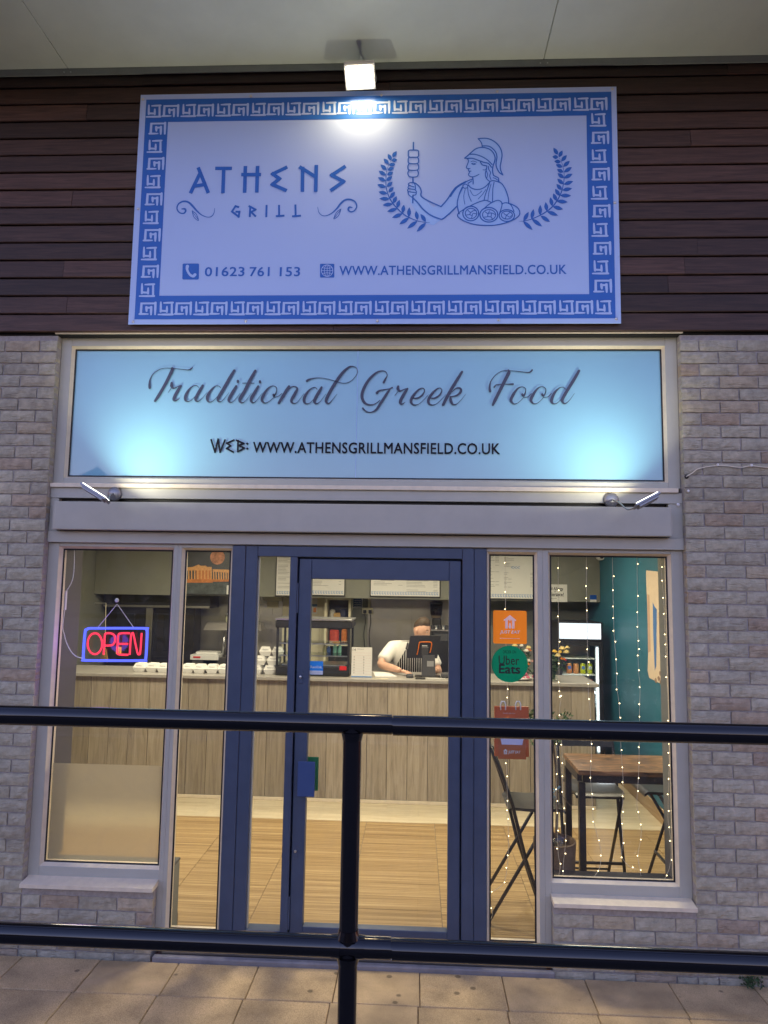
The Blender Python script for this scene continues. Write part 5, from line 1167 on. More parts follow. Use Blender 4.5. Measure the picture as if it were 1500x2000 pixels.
for s_, e in ends:
    for i in range(26):
        p = s_.lerp(e, r_.uniform(.3,1.08))+Vector((r_.uniform(-.02,.02), r_.uniform(-.02,.02), r_.uniform(-.015,.015))); u = (Vector((r_.uniform(-1,1), r_.uniform(-1,1), r_.uniform(-.2,1.2)))).normalized()*r_.uniform(.026,.046); v = u.orthogonal().normalized()*.0085
        mb.add([p, p+u*.5+v, p+u, p+u*.5-v], [(0,1,2,3)])
mb.build('leaves', M['leaf'], pt)['kind'] = 'stuff'
rb = MB(); c = Vector((px_+.008, py_-.02, .90))
for dx, dz in ((-.05,.012),(.03,.018),(-.03,-.05),(-.055,-.035)): rb.add([c, c+Vector((dx*.6,-.01,dz+.012)), c+Vector((dx,0,dz)), c+Vector((dx*.6,.004,dz-.014))], [(0,1,2,3)])
rb.ball(tuple(c), .008, 1); rb.build('ribbon_bow', M['ribbon'], pt)
MB().tube(smooth_path([tuple(c), (px_+.05,py_,.86), (px_+.10,py_,.80)], 4), .003, 5).build('side_shoot', M['bark'], tr)
# ------------------------------------------------------------------ drinks fridge
fg = empty('drinks_fridge', (1.88, 4.3, FZ), 'tall black glass door drinks fridge with a lit white header', 'fridge')
fx0, fx1, fy, fyb = 1.628, 2.132, 4.02, 4.53
for a, b, n_ in ((fx0, fx0+.035, 'side'), (fx1-.035, fx1, 'side')): bx(n_, M['black'], fg, a, b, fy+.03, fyb, FZ+.05, 1.745, .004)
bx('back', M['white'], fg, fx0+.0355, fx1-.0355, fyb-.02, fyb, FZ+.05, 1.74, 0); bx('base', M['black'], fg, fx0+.0355, fx1-.0355, fy+.03, fyb-.021, FZ+.03, .22, 0)
bx('top', M['black'], fg, fx0+.0355, fx1-.0355, fy+.03, fyb-.021, 1.72, 1.745, 0)
bx('header_box', M['black'], fg, fx0, fx1, fy-.002, fy+.029, 1.535, 1.745, .003); bx('header_light', M['led_white'], fg, fx0+.014, fx1-.02, fy-.006, fy-.0025, 1.555, 1.732, 0)
dz1, dz0 = 1.53, .24
dd = bx('door_frame', M['black'], fg, fx0, fx0+.045, fy, fy+.029, dz0, dz1, .002); bx('door_frame', M['black'], fg, fx1-.045, fx1, fy, fy+.029, dz0, dz1, .002)
bx('door_frame', M['black'], fg, fx0+.0455, fx1-.0455, fy, fy+.029, dz1-.05, dz1, .002); bx('door_frame', M['black'], fg, fx0+.0455, fx1-.0455, fy, fy+.029, dz0, dz0+.05, .002)
MB().add([(fx0+.045,fy+.015,dz0+.05),(fx1-.045,fy+.015,dz0+.05),(fx1-.045,fy+.015,dz1-.05),(fx0+.045,fy+.015,dz1-.05)], [(0,1,2,3)]).build('door_glass', M['thin_glass'], fg)
M['fridge_in'] = mat('fridge liner', (.62,.68,.74), .5)
bx('liner', M['fridge_in'], fg, fx0+.036, fx1-.036, fyb-.05, fyb-.0205, .225, 1.715, 0)
mb = MB().box(fx1-.062, fx1-.046, fy+.035, fy+.045, .3, 1.46); mb.build('led_strip', M['led_strip'], fg)
bx('led_channel', M['fridge_in'], fg, fx1-.075, fx1-.0358, fy+.046, fy+.06, .25, 1.5, 0)
shelf_z = (1.335, 1.155, .98, .80)
for z in shelf_z: bx('shelf', M['white'], fg, fx0+.037, fx1-.08, fy+.05, fyb-.055, z-.012, z, .002)
ld = bpy.data.lights.new('fridge_lamp', 'AREA'); ld.shape = 'RECTANGLE'; ld.size = .03; ld.size_y = 1.1; ld.energy = 7*K; ld.color = (.85,.93,1)
lo = bpy.data.objects.new('fridge_lamp', ld); COL.objects.link(lo); lo.parent = fg; lo.location = Vector((fx1-.085, fy+.06, .95))-wloc(fg); lo.rotation_euler = (0, PI/2, 0); lo.rotation_euler = Matrix.Rotation(math.radians(90), 3, 'Y').to_euler()
can_cols = [('orange and blue drinks can', (.75,.30,.10), (.10,.16,.5)), ('copper orange drinks can', (.78,.33,.13), None), ('lime yellow drinks can with a blue mark', (.62,.66,.03), (.1,.2,.5)), ('lime yellow drinks can nearest the fridge light', (.60,.68,.03), (.6,.65,.75))]
def can(x, y, z, label, col, mark, group='drinks cans in the fridge'):
    t = empty('drinks_can', (x, y, z), label, 'can', group)
    MB().lathe([(.026,0),(.0325,.008),(.0325,.098),(.027,.113),(.0265,.115)], (x,y,z), 16).build('body', mat('can '+label, col, .25, .3), t, auto=True)
    MB().lathe([(.0262,.1152),(.024,.1165),(.002,.1165)], (x,y,z), 16).build('lid', M['steel'], t)
    if mark:
        mm = MB(); 
        for i in range(6):
            a0 = -PI/2-.6+i*.2; a1 = a0+.2; r = .0331
            mm.add([(x+r*math.cos(a0),y+r*math.sin(a0),z+.05),(x+r*math.cos(a1),y+r*math.sin(a1),z+.05),(x+r*math.cos(a1),y+r*math.sin(a1),z+.085),(x+r*math.cos(a0),y+r*math.sin(a0),z+.085)], [(0,1,2,3)])
        mm.build('label_mark', mat('can mark '+label, mark, .3), t)
for i, (lb, c1, c2) in enumerate(can_cols): can(1.775+i*.078, fy+.12, 1.1555, lb+' on the middle fridge shelf' if i != 3 else 'lime yellow drinks can nearest the fridge light strip', c1, c2)
for i, (lb, c1) in enumerate((('pale green drinks can on the lower fridge shelf, left', (.5,.6,.4)), ('pale green drinks can on the lower fridge shelf, second', (.5,.6,.35)), ('pink drinks can on the lower fridge shelf, third', (.65,.12,.14)), ('dark pink drinks can on the lower fridge shelf, nearest the light', (.6,.1,.13)))): can(1.775+i*.078, fy+.11, .9805, lb, c1, None)
tag(MB().tube([(1.76,fy+.12,1.352),(1.96,fy+.13,1.352)], .016, 10).build('drink_bottle', M['thin_glass'], smooth=True), 'clear bottle lying on the top fridge shelf', 'bottle')

# ------------------------------------------------------------------ heated display on the counter
hd = empty('heated_display', (-1.0, 3.15, CZ), 'black framed heated glass food display on the counter', 'display cabinet')
hx0, hx1, hy0, hy1 = -1.40, -.655, 2.94, 3.38
bx('base', M['black'], hd, hx0, hx1, hy0, hy1, CZ, 1.305, .008); bx('hood', M['black'], hd, hx0-.01, hx1+.02, hy0-.015, hy1, 1.69, 1.765, .01)
bx('hood_trim', M['steel'], hd, hx0-.012, hx1+.022, hy0-.017, hy1+.002, 1.7655, 1.785, .004)
for x in (hx0, hx1-.022):
    for y in (hy0+.005, hy1-.027): bx('post', M['black'], hd, x, x+.022, y, y+.022, 1.3055, 1.6895, .002)
for z in (1.41, 1.53): MB().box(hx0+.025, hx1-.025, hy0+.05, hy1-.04, z, z+.006).build('glass_shelf', M['thin_glass'], hd)
for z in (1.405, 1.525): bx('shelf_rail', M['steel'], hd, hx0+.023, hx1-.023, hy0+.042, hy0+.05, z, z+.012, .001)
MB().add([(hx0+.022,hy0+.012,1.306),(hx1-.022,hy0+.012,1.306),(hx1-.022,hy0+.012,1.69),(hx0+.022,hy0+.012,1.69)], [(0,1,2,3)]).build('front_glass', M['thin_glass'], hd)
MB().add([(hx1-.01,hy0+.027,1.306),(hx1-.01,hy1-.027,1.306),(hx1-.01,hy1-.027,1.69),(hx1-.01,hy0+.027,1.69)], [(0,1,2,3)]).build('side_glass', M['thin_glass'], hd)
bx('tray', M['steel'], hd, hx0+.05, hx1-.05, hy0+.06, hy1-.06, 1.3055, 1.325, .004)
p1, p2 = spot(663,1301,2.93), spot(676.5,1309.5,2.93); bx('red_badge', M['red'], hd, p1.x, p2.x, hy0-.003, hy0-.0005, p2.z, p1.z, .001)
for i, (px, c, h) in enumerate(((634,(.5,.42,.2),.075),(642,(.10,.16,.42),.06),(654,(.30,.62,.50),.085),(663,(.30,.62,.50),.085))):
    q = spot(px, 1272, 3.3); t = empty('sauce_bottle', (q.x, 3.3, 1.417), ('amber sauce bottle on the display shelf','blue sauce jar on the display shelf','mint green bottle on the display shelf, beside the blue jar','mint green bottle on the display shelf, at the end')[i], 'bottle')
    MB().lathe([(.019,0),(.021,.004),(.021,h*.75),(.010,h*.88),(.010,h)], (q.x,3.3,1.417), 12).build('body', mat('bottle %d' % i, c, .35), t, auto=True); MB().lathe([(.011,h),(.011,h+.012),(.004,h+.014)], (q.x,3.3,1.417), 10).build('cap', M['white'], t)

# ------------------------------------------------------------------ takeaway boxes
def box_mesh(w=.120, h=.088):
    mb = MB(); a, b = w*.37, w*.5; zs = ((0, a), (h*.48, b), (h*.52, b+.003), (h*.56, b), (h, a*.93))
    for z, s_ in zs:
        for i, j in ((-1,-1),(1,-1),(1,1),(-1,1)): mb.v.append((i*s_, j*s_, z))
    for k in range(len(zs)-1):
        for i in range(4): mb.f.append([k*4+i, k*4+(i+1) % 4, k*4+4+(i+1) % 4, k*4+4+i])
    mb.f += [[3,2,1,0], [16,17,18,19]]
    bm_ = mb.mesh('takeaway_box'); bm_.materials.append(M['foam']); return bm_
BM_ = box_mesh(); mk = text_mb('Athens', -.03, .03, -.006, .006, 0).mesh('box_print'); mk.materials.append(M['grey_ink'])
def tbox(x, y, z, rz, label, tilt=0):
    o = bpy.data.objects.new('takeaway_box', BM_); COL.objects.link(o); o.location = (x, y, z); o.rotation_euler = (tilt, 0, rz); tag(o, label, 'box', 'white takeaway boxes')
    m_ = bpy.data.objects.new('printed_mark', mk); COL.objects.link(m_); m_.parent = o; m_.location = (0, -.0535, .06); m_.rotation_euler = (-.13, 0, 0)
    m_.location = (0, -.0555, .066)
names = ['first','second','third','fourth','fifth','sixth','seventh','eighth','ninth']
for i in range(8):
    tbox(-2.80+i*.124, 3.02+.012*math.sin(i*2.1), CZ+.0005, random.uniform(-.16,.16), 'white takeaway box, %s in the row along the counter from the neon sign' % names[i])
sx0 = -1.63
for lv, (n_, off) in enumerate(((2,.0),(2,.035),(2,.075))):
    for i in range(n_): tbox(sx0+off+i*.130+.02, 3.06+.01*lv, CZ+.0005+lv*.0895, random.uniform(-.2,.2), 'white takeaway box, %s of the piled boxes, %s side' % (('lowest','middle layer','top layer')[lv], ('sidelight','display')[i]))

# ------------------------------------------------------------------ till, card machine, papers
tl = empty('till', (.1, 3.15, CZ), 'black till screen seen from behind with an orange handle frame', 'till')
TY = 3.10
def tp(px, py, Y=TY): return spot(px, py, Y)
q = [tp(801.5,1242), tp(861,1242), tp(854,1286), tp(793,1285)]
mb = MB(); back = [p+Vector((0,.03,.004)) for p in q]; front = q
mb.add([*q, *back], [(0,3,2,1),(4,5,6,7),(0,1,5,4),(1,2,6,5),(2,3,7,6),(3,0,4,7)][0:6]); mb.build('screen', M['black'], tl)
oring = smooth_path([(p.x, p.z, 0) for p in (tp(814.5,1279), tp(817,1268), tp(819,1256), tp(822,1254), tp(839,1254), tp(843,1256.5), tp(842,1266), tp(839.5,1275))], 4)
MB().tube([(a, TY-.004, b) for a, b, _ in oring], .0055, 6).build('orange_frame', M['orange'], tl, smooth=True)
nk = MB(); a = tp(823,1264); b = tp(837,1275); nk.obox(((a.x+b.x)/2, TY-.012, (a.z+b.z)/2-.01), (1,0,0), (0,.9,.3), (0,-.3,.9), .034, .012, .045); nk.build('neck', M['dark_grey'], tl)
a, b = tp(824.5,1260.5), tp(834.5,1262); MB().box(a.x, b.x, TY-.006, TY-.0005, b.z, a.z).build('badge', M['white'], tl)
bs = [tp(822,1276), tp(849,1281), tp(852,1320), tp(826,1320)]; xa, xb = (bs[0].x+bs[3].x)/2, (bs[1].x+bs[2].x)/2; ztop = tp(835,1279).z
mb = MB(); mb.add([(xa-.004,TY-.035,CZ),(xb+.004,TY-.035,CZ),(xb+.004,TY+.06,CZ),(xa-.004,TY+.06,CZ),(xa+.008,TY-.02,ztop),(xb-.008,TY-.02,ztop),(xb-.008,TY+.03,ztop),(xa+.008,TY+.03,ztop)], [(0,3,2,1),(4,5,6,7),(0,1,5,4),(1,2,6,5),(2,3,7,6),(3,0,4,7)]); mb.build('stand', M['dark_grey'], tl)
a, b = tp(834,1291,TY-.036), tp(847,1302,TY-.036); MB().box(a.x, b.x, TY-.0345, TY-.034, b.z, a.z).build('rating_label', M['grey'], tl)
bx('foot', M['black'], tl, .0, .26, TY-.05, TY+.1, CZ+.0002, CZ+.006, .002)
cmh = empty('card_machine', (-.02, 2.98, CZ), 'small grey card machine in front of the till', 'card machine'); q = spot(800,1316,2.98); bx('body', M['dark_grey'], cmh, q.x-.035, q.x+.038, 2.95, 3.03, CZ, CZ+.035, .008); bx('screen', M['black'], cmh, q.x-.026, q.x+.03, 2.96, 3.0, CZ+.0352, CZ+.037, .001)
q = spot(821,1323,2.9); tag(MB().box(q.x-.05, q.x+.05, 2.87, 2.93, CZ, CZ+.014, .005).build('barcode_scanner', M['black']), 'flat black scanner lying at the counter edge by the till', 'scanner')
q = spot(868,1316,3.05); tag(MB().box(q.x-.035, q.x+.06, 3.0, 3.1, CZ, CZ+.05, .012).build('receipt_printer', M['dark_grey']), 'low dark receipt printer half hidden by the door frame', 'printer')
MB_c = MB().tube(smooth_path([(.12,2.96,CZ+.003),(.16,2.92,CZ+.004),(.21,2.95,CZ+.003),(.25,2.9,CZ+.004),(.30,2.97,CZ+.003)], 5), .003, 6); tag(MB_c.build('till_cable', M['white'], smooth=True), 'pale cable lying on the counter behind the till', 'cable')
for nm, lb, pts in (('paper_sheets', 'stack of white paper sheets on the counter', ((729,1312.5),(760,1312.5),(775,1321),(733,1321))), ('paper_slip', 'narrow cream paper slip at the counter edge', ((727,1325.2),(759,1325.2),(757,1327.4),(727,1327.4)))):
    P = [spot_z(a, b, CZ+.006) for a, b in pts]; P = [p if p.y > 2.815 else Vector((p.x, 2.815, p.z)) for p in P]; mb = MB(); lo_ = [Vector((p.x,p.y,CZ+.0003)) for p in P]; mb.add([*P, *lo_], [(3,2,1,0),(4,5,6,7),(0,1,5,4),(1,2,6,5),(2,3,7,6),(3,0,4,7)]); tag(mb.build(nm, M['paper'] if nm == 'paper_sheets' else M['cream']), lb, 'paper')
AY = 2.93
ac = empty('allergen_card', (-.54, AY, CZ), 'white standing allergen card with rows of small pictures', 'card'); p1, p2 = spot(687,1264,AY), spot(726,1322,AY)
MB().box(p1.x, p2.x, AY, AY+.004, CZ, p1.z, .001).build('card', M['paper'], ac)
rect_text('lettering', '14', (689,1271.5), (695,1266.5), AY-.001, M['ink'], ac); rect_text('lettering', 'Allergens', (697,1269), (711,1267), AY-.001, M['grey_ink'], ac)
for i in range(9):
    z = p1.z-.055-i*.026; MB().box(p1.x+.008, p2.x-.008, AY-.0006, AY-.0002, z, z+.0015).build('rule_line', mat('pink rule', (.6,.4,.4), .7) if i == 0 else bpy.data.materials['pink rule'], ac)
    for fx in (.13, .6):
        if i > 1: MB().ball((p1.x+(p2.x-p1.x)*fx, AY, z+.012), .006, 1, (1,.15,1)).build('picture', M['bark'] if i % 2 else M['grey_ink'], ac)
MB().box(p1.x, p2.x, AY-.0006, AY-.0002, CZ+.002, CZ+.012).build('blue_foot', M['blue_ink'], ac)

# ------------------------------------------------------------------ flowers
def blob_flower(mb, c, r, rnd):
    """rose head: layered cupped petals"""
    for ring_, n_, up in ((1.0, 6, .1), (.72, 5, .45), (.42, 4, .75)):
        for i in range(n_):
            a = 2*PI*i/n_+rnd.uniform(-.2,.2)+ring_; d = Vector((math.cos(a), math.sin(a), 0)); t_ = Vector((-d.y, d.x, 0)); o = c+d*r*.25*ring_+Vector((0,0,-r*.3))
            tip = c+d*r*ring_+Vector((0,0,r*up)); mid = c+d*r*ring_*.85+Vector((0,0,-r*.1))
            mb.add([o, mid-t_*r*.55*ring_, tip-t_*r*.34, tip+t_*r*.34, mid+t_*r*.55*ring_], [(0,1,2,3,4)])
VY = 3.0; vp = spot(1081, 1329, VY)
vs2 = empty('flower_vase', (vp.x, VY, CZ), 'glass vase of yellow and cream roses on the counter end', 'flowers')
MB().lathe([(.036,CZ+.0005),(.040,CZ+.02),(.042,CZ+.14),(.044,CZ+.155)], (vp.x,VY,0), 18).build('vase', M['thin_glass'], vs2, smooth=True)
rnd = random.Random(21); mb = MB()
for i in range(14): a = rnd.uniform(0,2*PI); mb.tube([(vp.x+math.cos(a)*.015, VY+math.sin(a)*.015, CZ+.01), (vp.x+math.cos(a)*.03, VY+math.sin(a)*.03, CZ+.16), (vp.x+math.cos(a)*.07, VY+math.sin(a)*.05, CZ+.22)], .003, 5)
mb.build('stems', M['leaf_d'], vs2)['kind'] = 'stuff'
mb = MB()
for i in range(150):
    c = Vector((vp.x-.01+rnd.gauss(0,.045), VY+rnd.gauss(0,.035), CZ+rnd.uniform(.10,.25))); u = Vector((rnd.uniform(-1,1), rnd.uniform(-1,1), rnd.uniform(-.8,.8))).normalized()*rnd.uniform(.02,.04); v = u.orthogonal().normalized()*.012; mb.add([c-u, c+v, c+u, c-v], [(0,1,2,3)])
mb.build('leaves', M['leaf_d'], vs2)['kind'] = 'stuff'
M['rose_y'] = mat('yellow petal', (.80,.60,.12), .6, var=.15, vscale=40); M['rose_c'] = mat('cream petal', (.82,.70,.36), .6, var=.15, vscale=40); M['rose_p'] = mat('pale pink petal', (.75,.50,.45), .6); M['rose_o'] = mat('orange petal', (.8,.28,.06), .6); M['rose_r'] = mat('red petal', (.45,.02,.06), .6)
for px, py, r, m_ in ((1083,1273,.026,'rose_y'),(1090,1281,.032,'rose_c'),(1098,1267,.032,'rose_c'),(1106,1274,.034,'rose_c'),(1097,1287,.020,'rose_o'),(1102,1288,.018,'rose_o'),(1105,1290,.016,'rose_r'),(1070,1281,.032,'rose_p'),(1094,1274,.024,'rose_y'),(1108,1265,.024,'rose_c'),(1068,1272,.022,'rose_p')):
    mb = MB(); blob_flower(mb, spot(px, py, VY-.02+rnd.uniform(-.04,.03)), r, rnd); mb.build('rose', M[m_], vs2, smooth=False)
BQ = spot(1012, 1326, 3.02)
fb = empty('flower_basket', (BQ.x, 3.02, CZ), 'pink and white flower arrangement behind the delivery stickers', 'flowers')
MB().lathe([(.07,CZ+.0005),(.125,CZ+.012),(.14,CZ+.03),(.13,CZ+.032),(.07,CZ+.01)], (BQ.x,3.02,0), 24).build('dish', M['white'], fb, smooth=True)
mb = MB()
for i in range(170):
    c = Vector((BQ.x+.02+rnd.gauss(0,.06), 3.02+rnd.gauss(0,.05), CZ+rnd.uniform(.03,.30))); u = Vector((rnd.uniform(-.6,.6), rnd.uniform(-.6,.6), rnd.uniform(-1,1))).normalized()*rnd.uniform(.02,.05); v = u.orthogonal().normalized()*.012; mb.add([c-u, c+v, c+u, c-v], [(0,1,2,3)])
mb.build('leaves', M['leaf_d'], fb)['kind'] = 'stuff'
M['petal_w'] = mat('white petal', (.8,.78,.72), .6); M['petal_k'] = mat('pink petal', (.78,.22,.32), .6)
for i in range(26):
    mb = MB(); c = Vector((BQ.x+.045+rnd.gauss(0,.05), 3.0+rnd.gauss(0,.04), CZ+(rnd.uniform(.02,.06) if i < 9 else rnd.uniform(.14,.34)))); blob_flower(mb, c, rnd.uniform(.016,.03), rnd); mb.build('flower', M[('petal_k' if i < 9 else rnd.choice(['petal_w','petal_w','rose_p','rose_c','rose_o']))], fb)
cup = spot(951,1318,3.1); tag(MB().lathe([(.028,CZ+.0005),(.036,CZ+.15),(.034,CZ+.152)], (cup.x,3.1,0), 14).build('paper_cup', M['cream'], auto=True), 'tall cream paper cup beside the door frame on the counter', 'cup')

# ------------------------------------------------------------------ kitchen behind
YK = YBK-.008
def socket(label, px, py, Y=YK, plugs=0):
    q = spot(px, py, Y); t = empty('wall_socket', (q.x, Y, q.z-.045), label, 'socket'); bx('plate', M['cream'], t, q.x-.075, q.x+.075, Y-.012, Y-.0005, q.z-.043, q.z+.043, .004)
    for i in range(plugs):
        x = q.x-.035+.07*i; bx('plug', M['black'], t, x-.02, x+.02, Y-.045, Y-.0122, q.z-.032, q.z+.012, .004)
        MB().tube(smooth_path([(x,Y-.03,q.z-.03),(x+.01,Y-.025,q.z-.15),(x-.008,Y-.02,q.z-.3),(x+.01,Y-.02,q.z-.5)], 5), .005, 6).build('plug_cable', M['black'], t, smooth=True)
    return t
socket('cream double socket with two black plugs on the steel wall', 718, 1193, plugs=2); socket('cream socket on the steel wall seen through the sidelight', 533, 1181)
q1, q2 = spot(719,1168,YK), spot(724,1189,YK); tag(MB().box(q1.x, q2.x, YK-.02, YK-.0005, q2.z, q1.z+.12, .003).build('conduit', M['cream']), 'cream conduit running down to the double socket', 'conduit')
q1, q2 = spot(516,1167,YK), spot(552,1174,YK); tag(MB().box(q1.x, q2.x, YK-.05, YK-.0005, q2.z, q1.z+.03, .004).build('trunking_box', M['cream']), 'cream trunking box on the steel wall below the bulkhead', 'trunking')
q1, q2 = spot(689,1168,YK), spot(708,1188,YK); bn = empty('blue_notice', ((q1.x+q2.x)/2, YK, q2.z), 'dark blue notice with white lines on the steel kitchen wall', 'notice')
bx('sheet', M['paper'], bn, q1.x, q2.x, YK-.004, YK-.0005, q2.z, q1.z, 0); bx('blue_field', mat('navy print', (.03,.08,.2), .5), bn, q1.x+.01, q2.x-.01, YK-.005, YK-.0042, q2.z+.01, q1.z-.01, 0)
for i, s_ in enumerate(('All food', 'must be', 'covered', 'and dated')):
    z = q1.z-.032-i*.026; text_mb(s_, q1.x+.022, q2.x-.022, z-.008, z+.008, YK-.0056, bold=.018).build('lettering', M['paper'], bn)
# cream door and glazed hatch in the back wall
dx0, dx1 = spot(611,1200,YK).x, spot(637,1200,YK).x
dk = empty('kitchen_door', ((dx0+dx1)/2, YK, FZ), 'cream painted kitchen door beyond the heated display', 'door'); bx('leaf', M['cream'], dk, dx0-.4, dx1, YK-.03, YK-.0005, FZ, 2.1, .004); 
for a, b in ((.3,.9),(1.0,1.9)): bx('door_panel', M['cream'], dk, dx0-.3, dx1-.08, YK-.036, YK-.0305, a, b, .004)
nt_ = empty('wall_papers', (dx0-.06, YK-.03, 1.6), 'coloured paper notices pinned on the cream kitchen door', 'paper'); a = spot(611,1170,YK-.035); b = spot(619,1199,YK-.035)
bx('sheet', M['paper'], nt_, a.x-.1, b.x, YK-.0385, YK-.0365, b.z, a.z+.06, 0); bx('blue_band', M['blue_ink'], nt_, a.x-.1, b.x, YK-.0395, YK-.0386, (a.z+b.z)/2, (a.z+b.z)/2+.03, 0); bx('orange_mark', M['rose_o'], nt_, a.x+.01, b.x-.01, YK-.0395, YK-.0386, b.z+.02, b.z+.08, 0)
ha, hb_ = spot(640,1168,YK), spot(688,1250,YK)
ht = empty('food_cupboard', ((ha.x+hb_.x)/2, YK, .97), 'cream open cupboard of food packets behind the heated display', 'cupboard')
cz0, cz1 = .966, 1.96
bx('back', M['dark_grey'], ht, ha.x, hb_.x, YK-.012, YK-.0005, cz0, cz1, 0)
for x in (ha.x, hb_.x-.03): bx('side', M['cream'], ht, x, x+.03, YK-.3, YK-.0125, cz0, cz1, .002)
for z in (cz0, 1.35, 1.64, cz1-.03): bx('shelf', M['cream'], ht, ha.x+.0305, hb_.x-.0305, YK-.29, YK-.013, z, z+.025, .002)
mid = (ha.x+hb_.x)/2
for i, (x, z, w, h, c, lb) in enumerate(((mid-.02,1.666,.12,.10,(.55,.35,.12),'amber food packet on the upper cupboard shelf'),(mid+.06,1.666,.09,.15,(.03,.04,.09),'dark blue food packet on the upper cupboard shelf'),(mid-.08,1.666,.07,.14,(.62,.60,.55),'pale food packet on the upper cupboard shelf'),(mid-.05,1.376,.12,.17,(.55,.07,.04),'red food packet on the lower cupboard shelf'),(mid+.08,1.376,.07,.18,(.62,.20,.05),'orange food packet on the lower cupboard shelf'))):
    mb = MB().box(x-w/2, x+w/2, YK-.2, YK-.14, z, z+h, .015); tag(mb.build('food_packet', mat('packet %d' % i, c, .4, var=.5, vscale=25)), lb, 'packet')
# coffee machine and grinder
kx0, kx1 = spot(846,1250,4.62).x, spot(880,1250,4.62).x
km = empty('coffee_machine', ((kx0+kx1)/2, 4.8, .966), 'black coffee machine on the back counter beside the till', 'coffee machine')
ktop = spot(855,1233,4.62).z
bx('body', M['black'], km, kx0-.02, kx1+.06, 4.62, 5.0, .966, ktop, .01); bx('top_tray', M['steel'], km, kx0-.12, kx1+.05, 4.64, 4.98, ktop+.0005, ktop+.02, .003)
bx('front_panel', M['dark_grey'], km, kx0+.01, kx1+.03, 4.61, 4.6195, ktop-.12, ktop-.03, .004)
for i in range(6): q = Vector((kx0-.05+i*.045, 4.72, ktop+.02)); MB().lathe([(.022,0),(.027,.045),(.025,.047)], (q.x,q.y,q.z+.0005), 10).build('cup', M['dark_grey'] if i % 2 else M['steel'], km, auto=True)
gq = spot(852, 1225, 4.85)
kg = empty('coffee_grinder', (gq.x, 4.85, ktop), 'dark coffee grinder with a glass hopper on the coffee machine', 'grinder')
zb0 = ktop+.021; zh = spot(852,1207,4.85).z; zt0 = spot(852,1177,4.85).z
bx('body', M['black'], kg, gq.x-.05, gq.x+.06, 4.80, 4.93, zb0, zh, .01)
MB().lathe([(.05,zh),(.075,zh+.05),(.08,zh+.13),(.08,zt0-.02)], (gq.x,4.87,0), 18).build('hopper', glass_mat('smoked plastic', (.25,.22,.18), 1), kg, smooth=True)
MB().lathe([(.06,zh+.001),(.07,zh+.05),(.072,zh+.09),(.004,zh+.1)], (gq.x,4.87,0), 14).build('coffee_beans', M['bark'], kg); MB().lathe([(.084,zt0-.02),(.084,zt0),(.05,zt0+.02),(.004,zt0+.022)], (gq.x,4.87,0), 18).build('hopper_lid', M['black'], kg, auto=True)
# heat lamp gantry, trays, jar
la, lb_ = spot(403,1229,4.75), spot(470,1216,4.75)
hl_ = empty('heat_lamp', (-2.3, 4.75, .966), 'steel heat lamp gantry on the kitchen back counter', 'heat lamp')
mb = MB(); zt1, zt0_ = lb_.z, la.z; mb.add([(la.x,4.62,zt0_),(lb_.x+.3,4.62,zt0_),(lb_.x+.3,4.9,zt0_),(la.x,4.9,zt0_),(la.x+.03,4.68,zt1),(lb_.x+.27,4.68,zt1),(lb_.x+.27,4.84,zt1),(la.x+.03,4.84,zt1)], [(0,3,2,1),(4,5,6,7),(0,1,5,4),(1,2,6,5),(2,3,7,6),(3,0,4,7)]); mb.build('hood', M['stainless'], hl_)
q = spot(437,1250,4.75); MB().tube([(q.x,4.76,1.2),(q.x,4.76,zt0_-.0005)], .018, 10).build('post', M['steel'], hl_, smooth=True); bx('well', M['stainless'], hl_, la.x+.02, lb_.x+.28, 4.58, 4.95, .966, 1.20, .005)
q = spot(445,1216,4.75); jr_ = empty('glass_jar', (q.x, 4.76, zt1), 'small lidded glass jar on top of the heat lamp', 'jar'); MB().lathe([(.035,zt1+.0005),(.036,zt1+.09),(.03,zt1+.1)], (q.x,4.76,0), 14).build('jar', M['thin_glass'], jr_, smooth=True); MB().lathe([(.036,zt1+.1),(.036,zt1+.115),(.01,zt1+.117)], (q.x,4.76,0), 14).build('lid', M['steel'], jr_); MB().lathe([(.03,zt1+.002),(.031,zt1+.07),(.004,zt1+.072)], (q.x,4.76,0), 12).build('contents', M['cream'], jr_)
q1, q2 = spot(363,1287,4.4), spot(420,1272,4.4); ty = empty('food_tray', ((q1.x+q2.x)/2, 4.68, .966), 'white trays with a red mark on a wire basket in the kitchen', 'tray')
bx('tray', M['white'], ty, q1.x, q2.x, 4.56, 4.85, 1.17, 1.235, .004); bx('upper_tray', M['white'], ty, q1.x+.05, q2.x-.03, 4.62, 4.8, 1.2355, 1.265, .004); bx('basket', M['stainless'], ty, q1.x+.02, q2.x-.02, 4.58, 4.83, .966, 1.1695, .002); bx('red_mark', M['red'], ty, q1.x+.04, q1.x+.13, 4.556, 4.5595, 1.195, 1.215, 0)
# dark rack and hood at the left
bx_x0 = spot(130,1200,5.0).x
hood = empty('extraction_hood', (-3.4, 4.95, 1.8), 'dark steel extraction hood in the kitchen behind the neon sign', 'hood'); bx('canopy', M['black_metal'], hood, -4.0, -2.62, 4.73, 5.13, 1.80, 1.965, .004); bx('front_lip', M['stainless'], hood, -4.0, -2.62, 4.715, 4.7295, 1.80, 1.83, .002)
M['dark_steel'] = mat('dark oven steel', (.05,.045,.04), .35, .6, var=.2, vscale=8)
ov = empty('gyros_oven', (-3.3, 4.95, .966), 'dark steel oven cabinet in the kitchen behind the neon sign', 'oven')
bx('cabinet', M['dark_steel'], ov, -3.98, -2.85, 4.85, 5.13, .966, 1.795, .004)
for i, x in enumerate((-3.75,-3.45,-3.12)): bx('door_panel', M['black_metal'], ov, x-.12, x+.12, 4.838, 4.8495, 1.25, 1.72, .004)
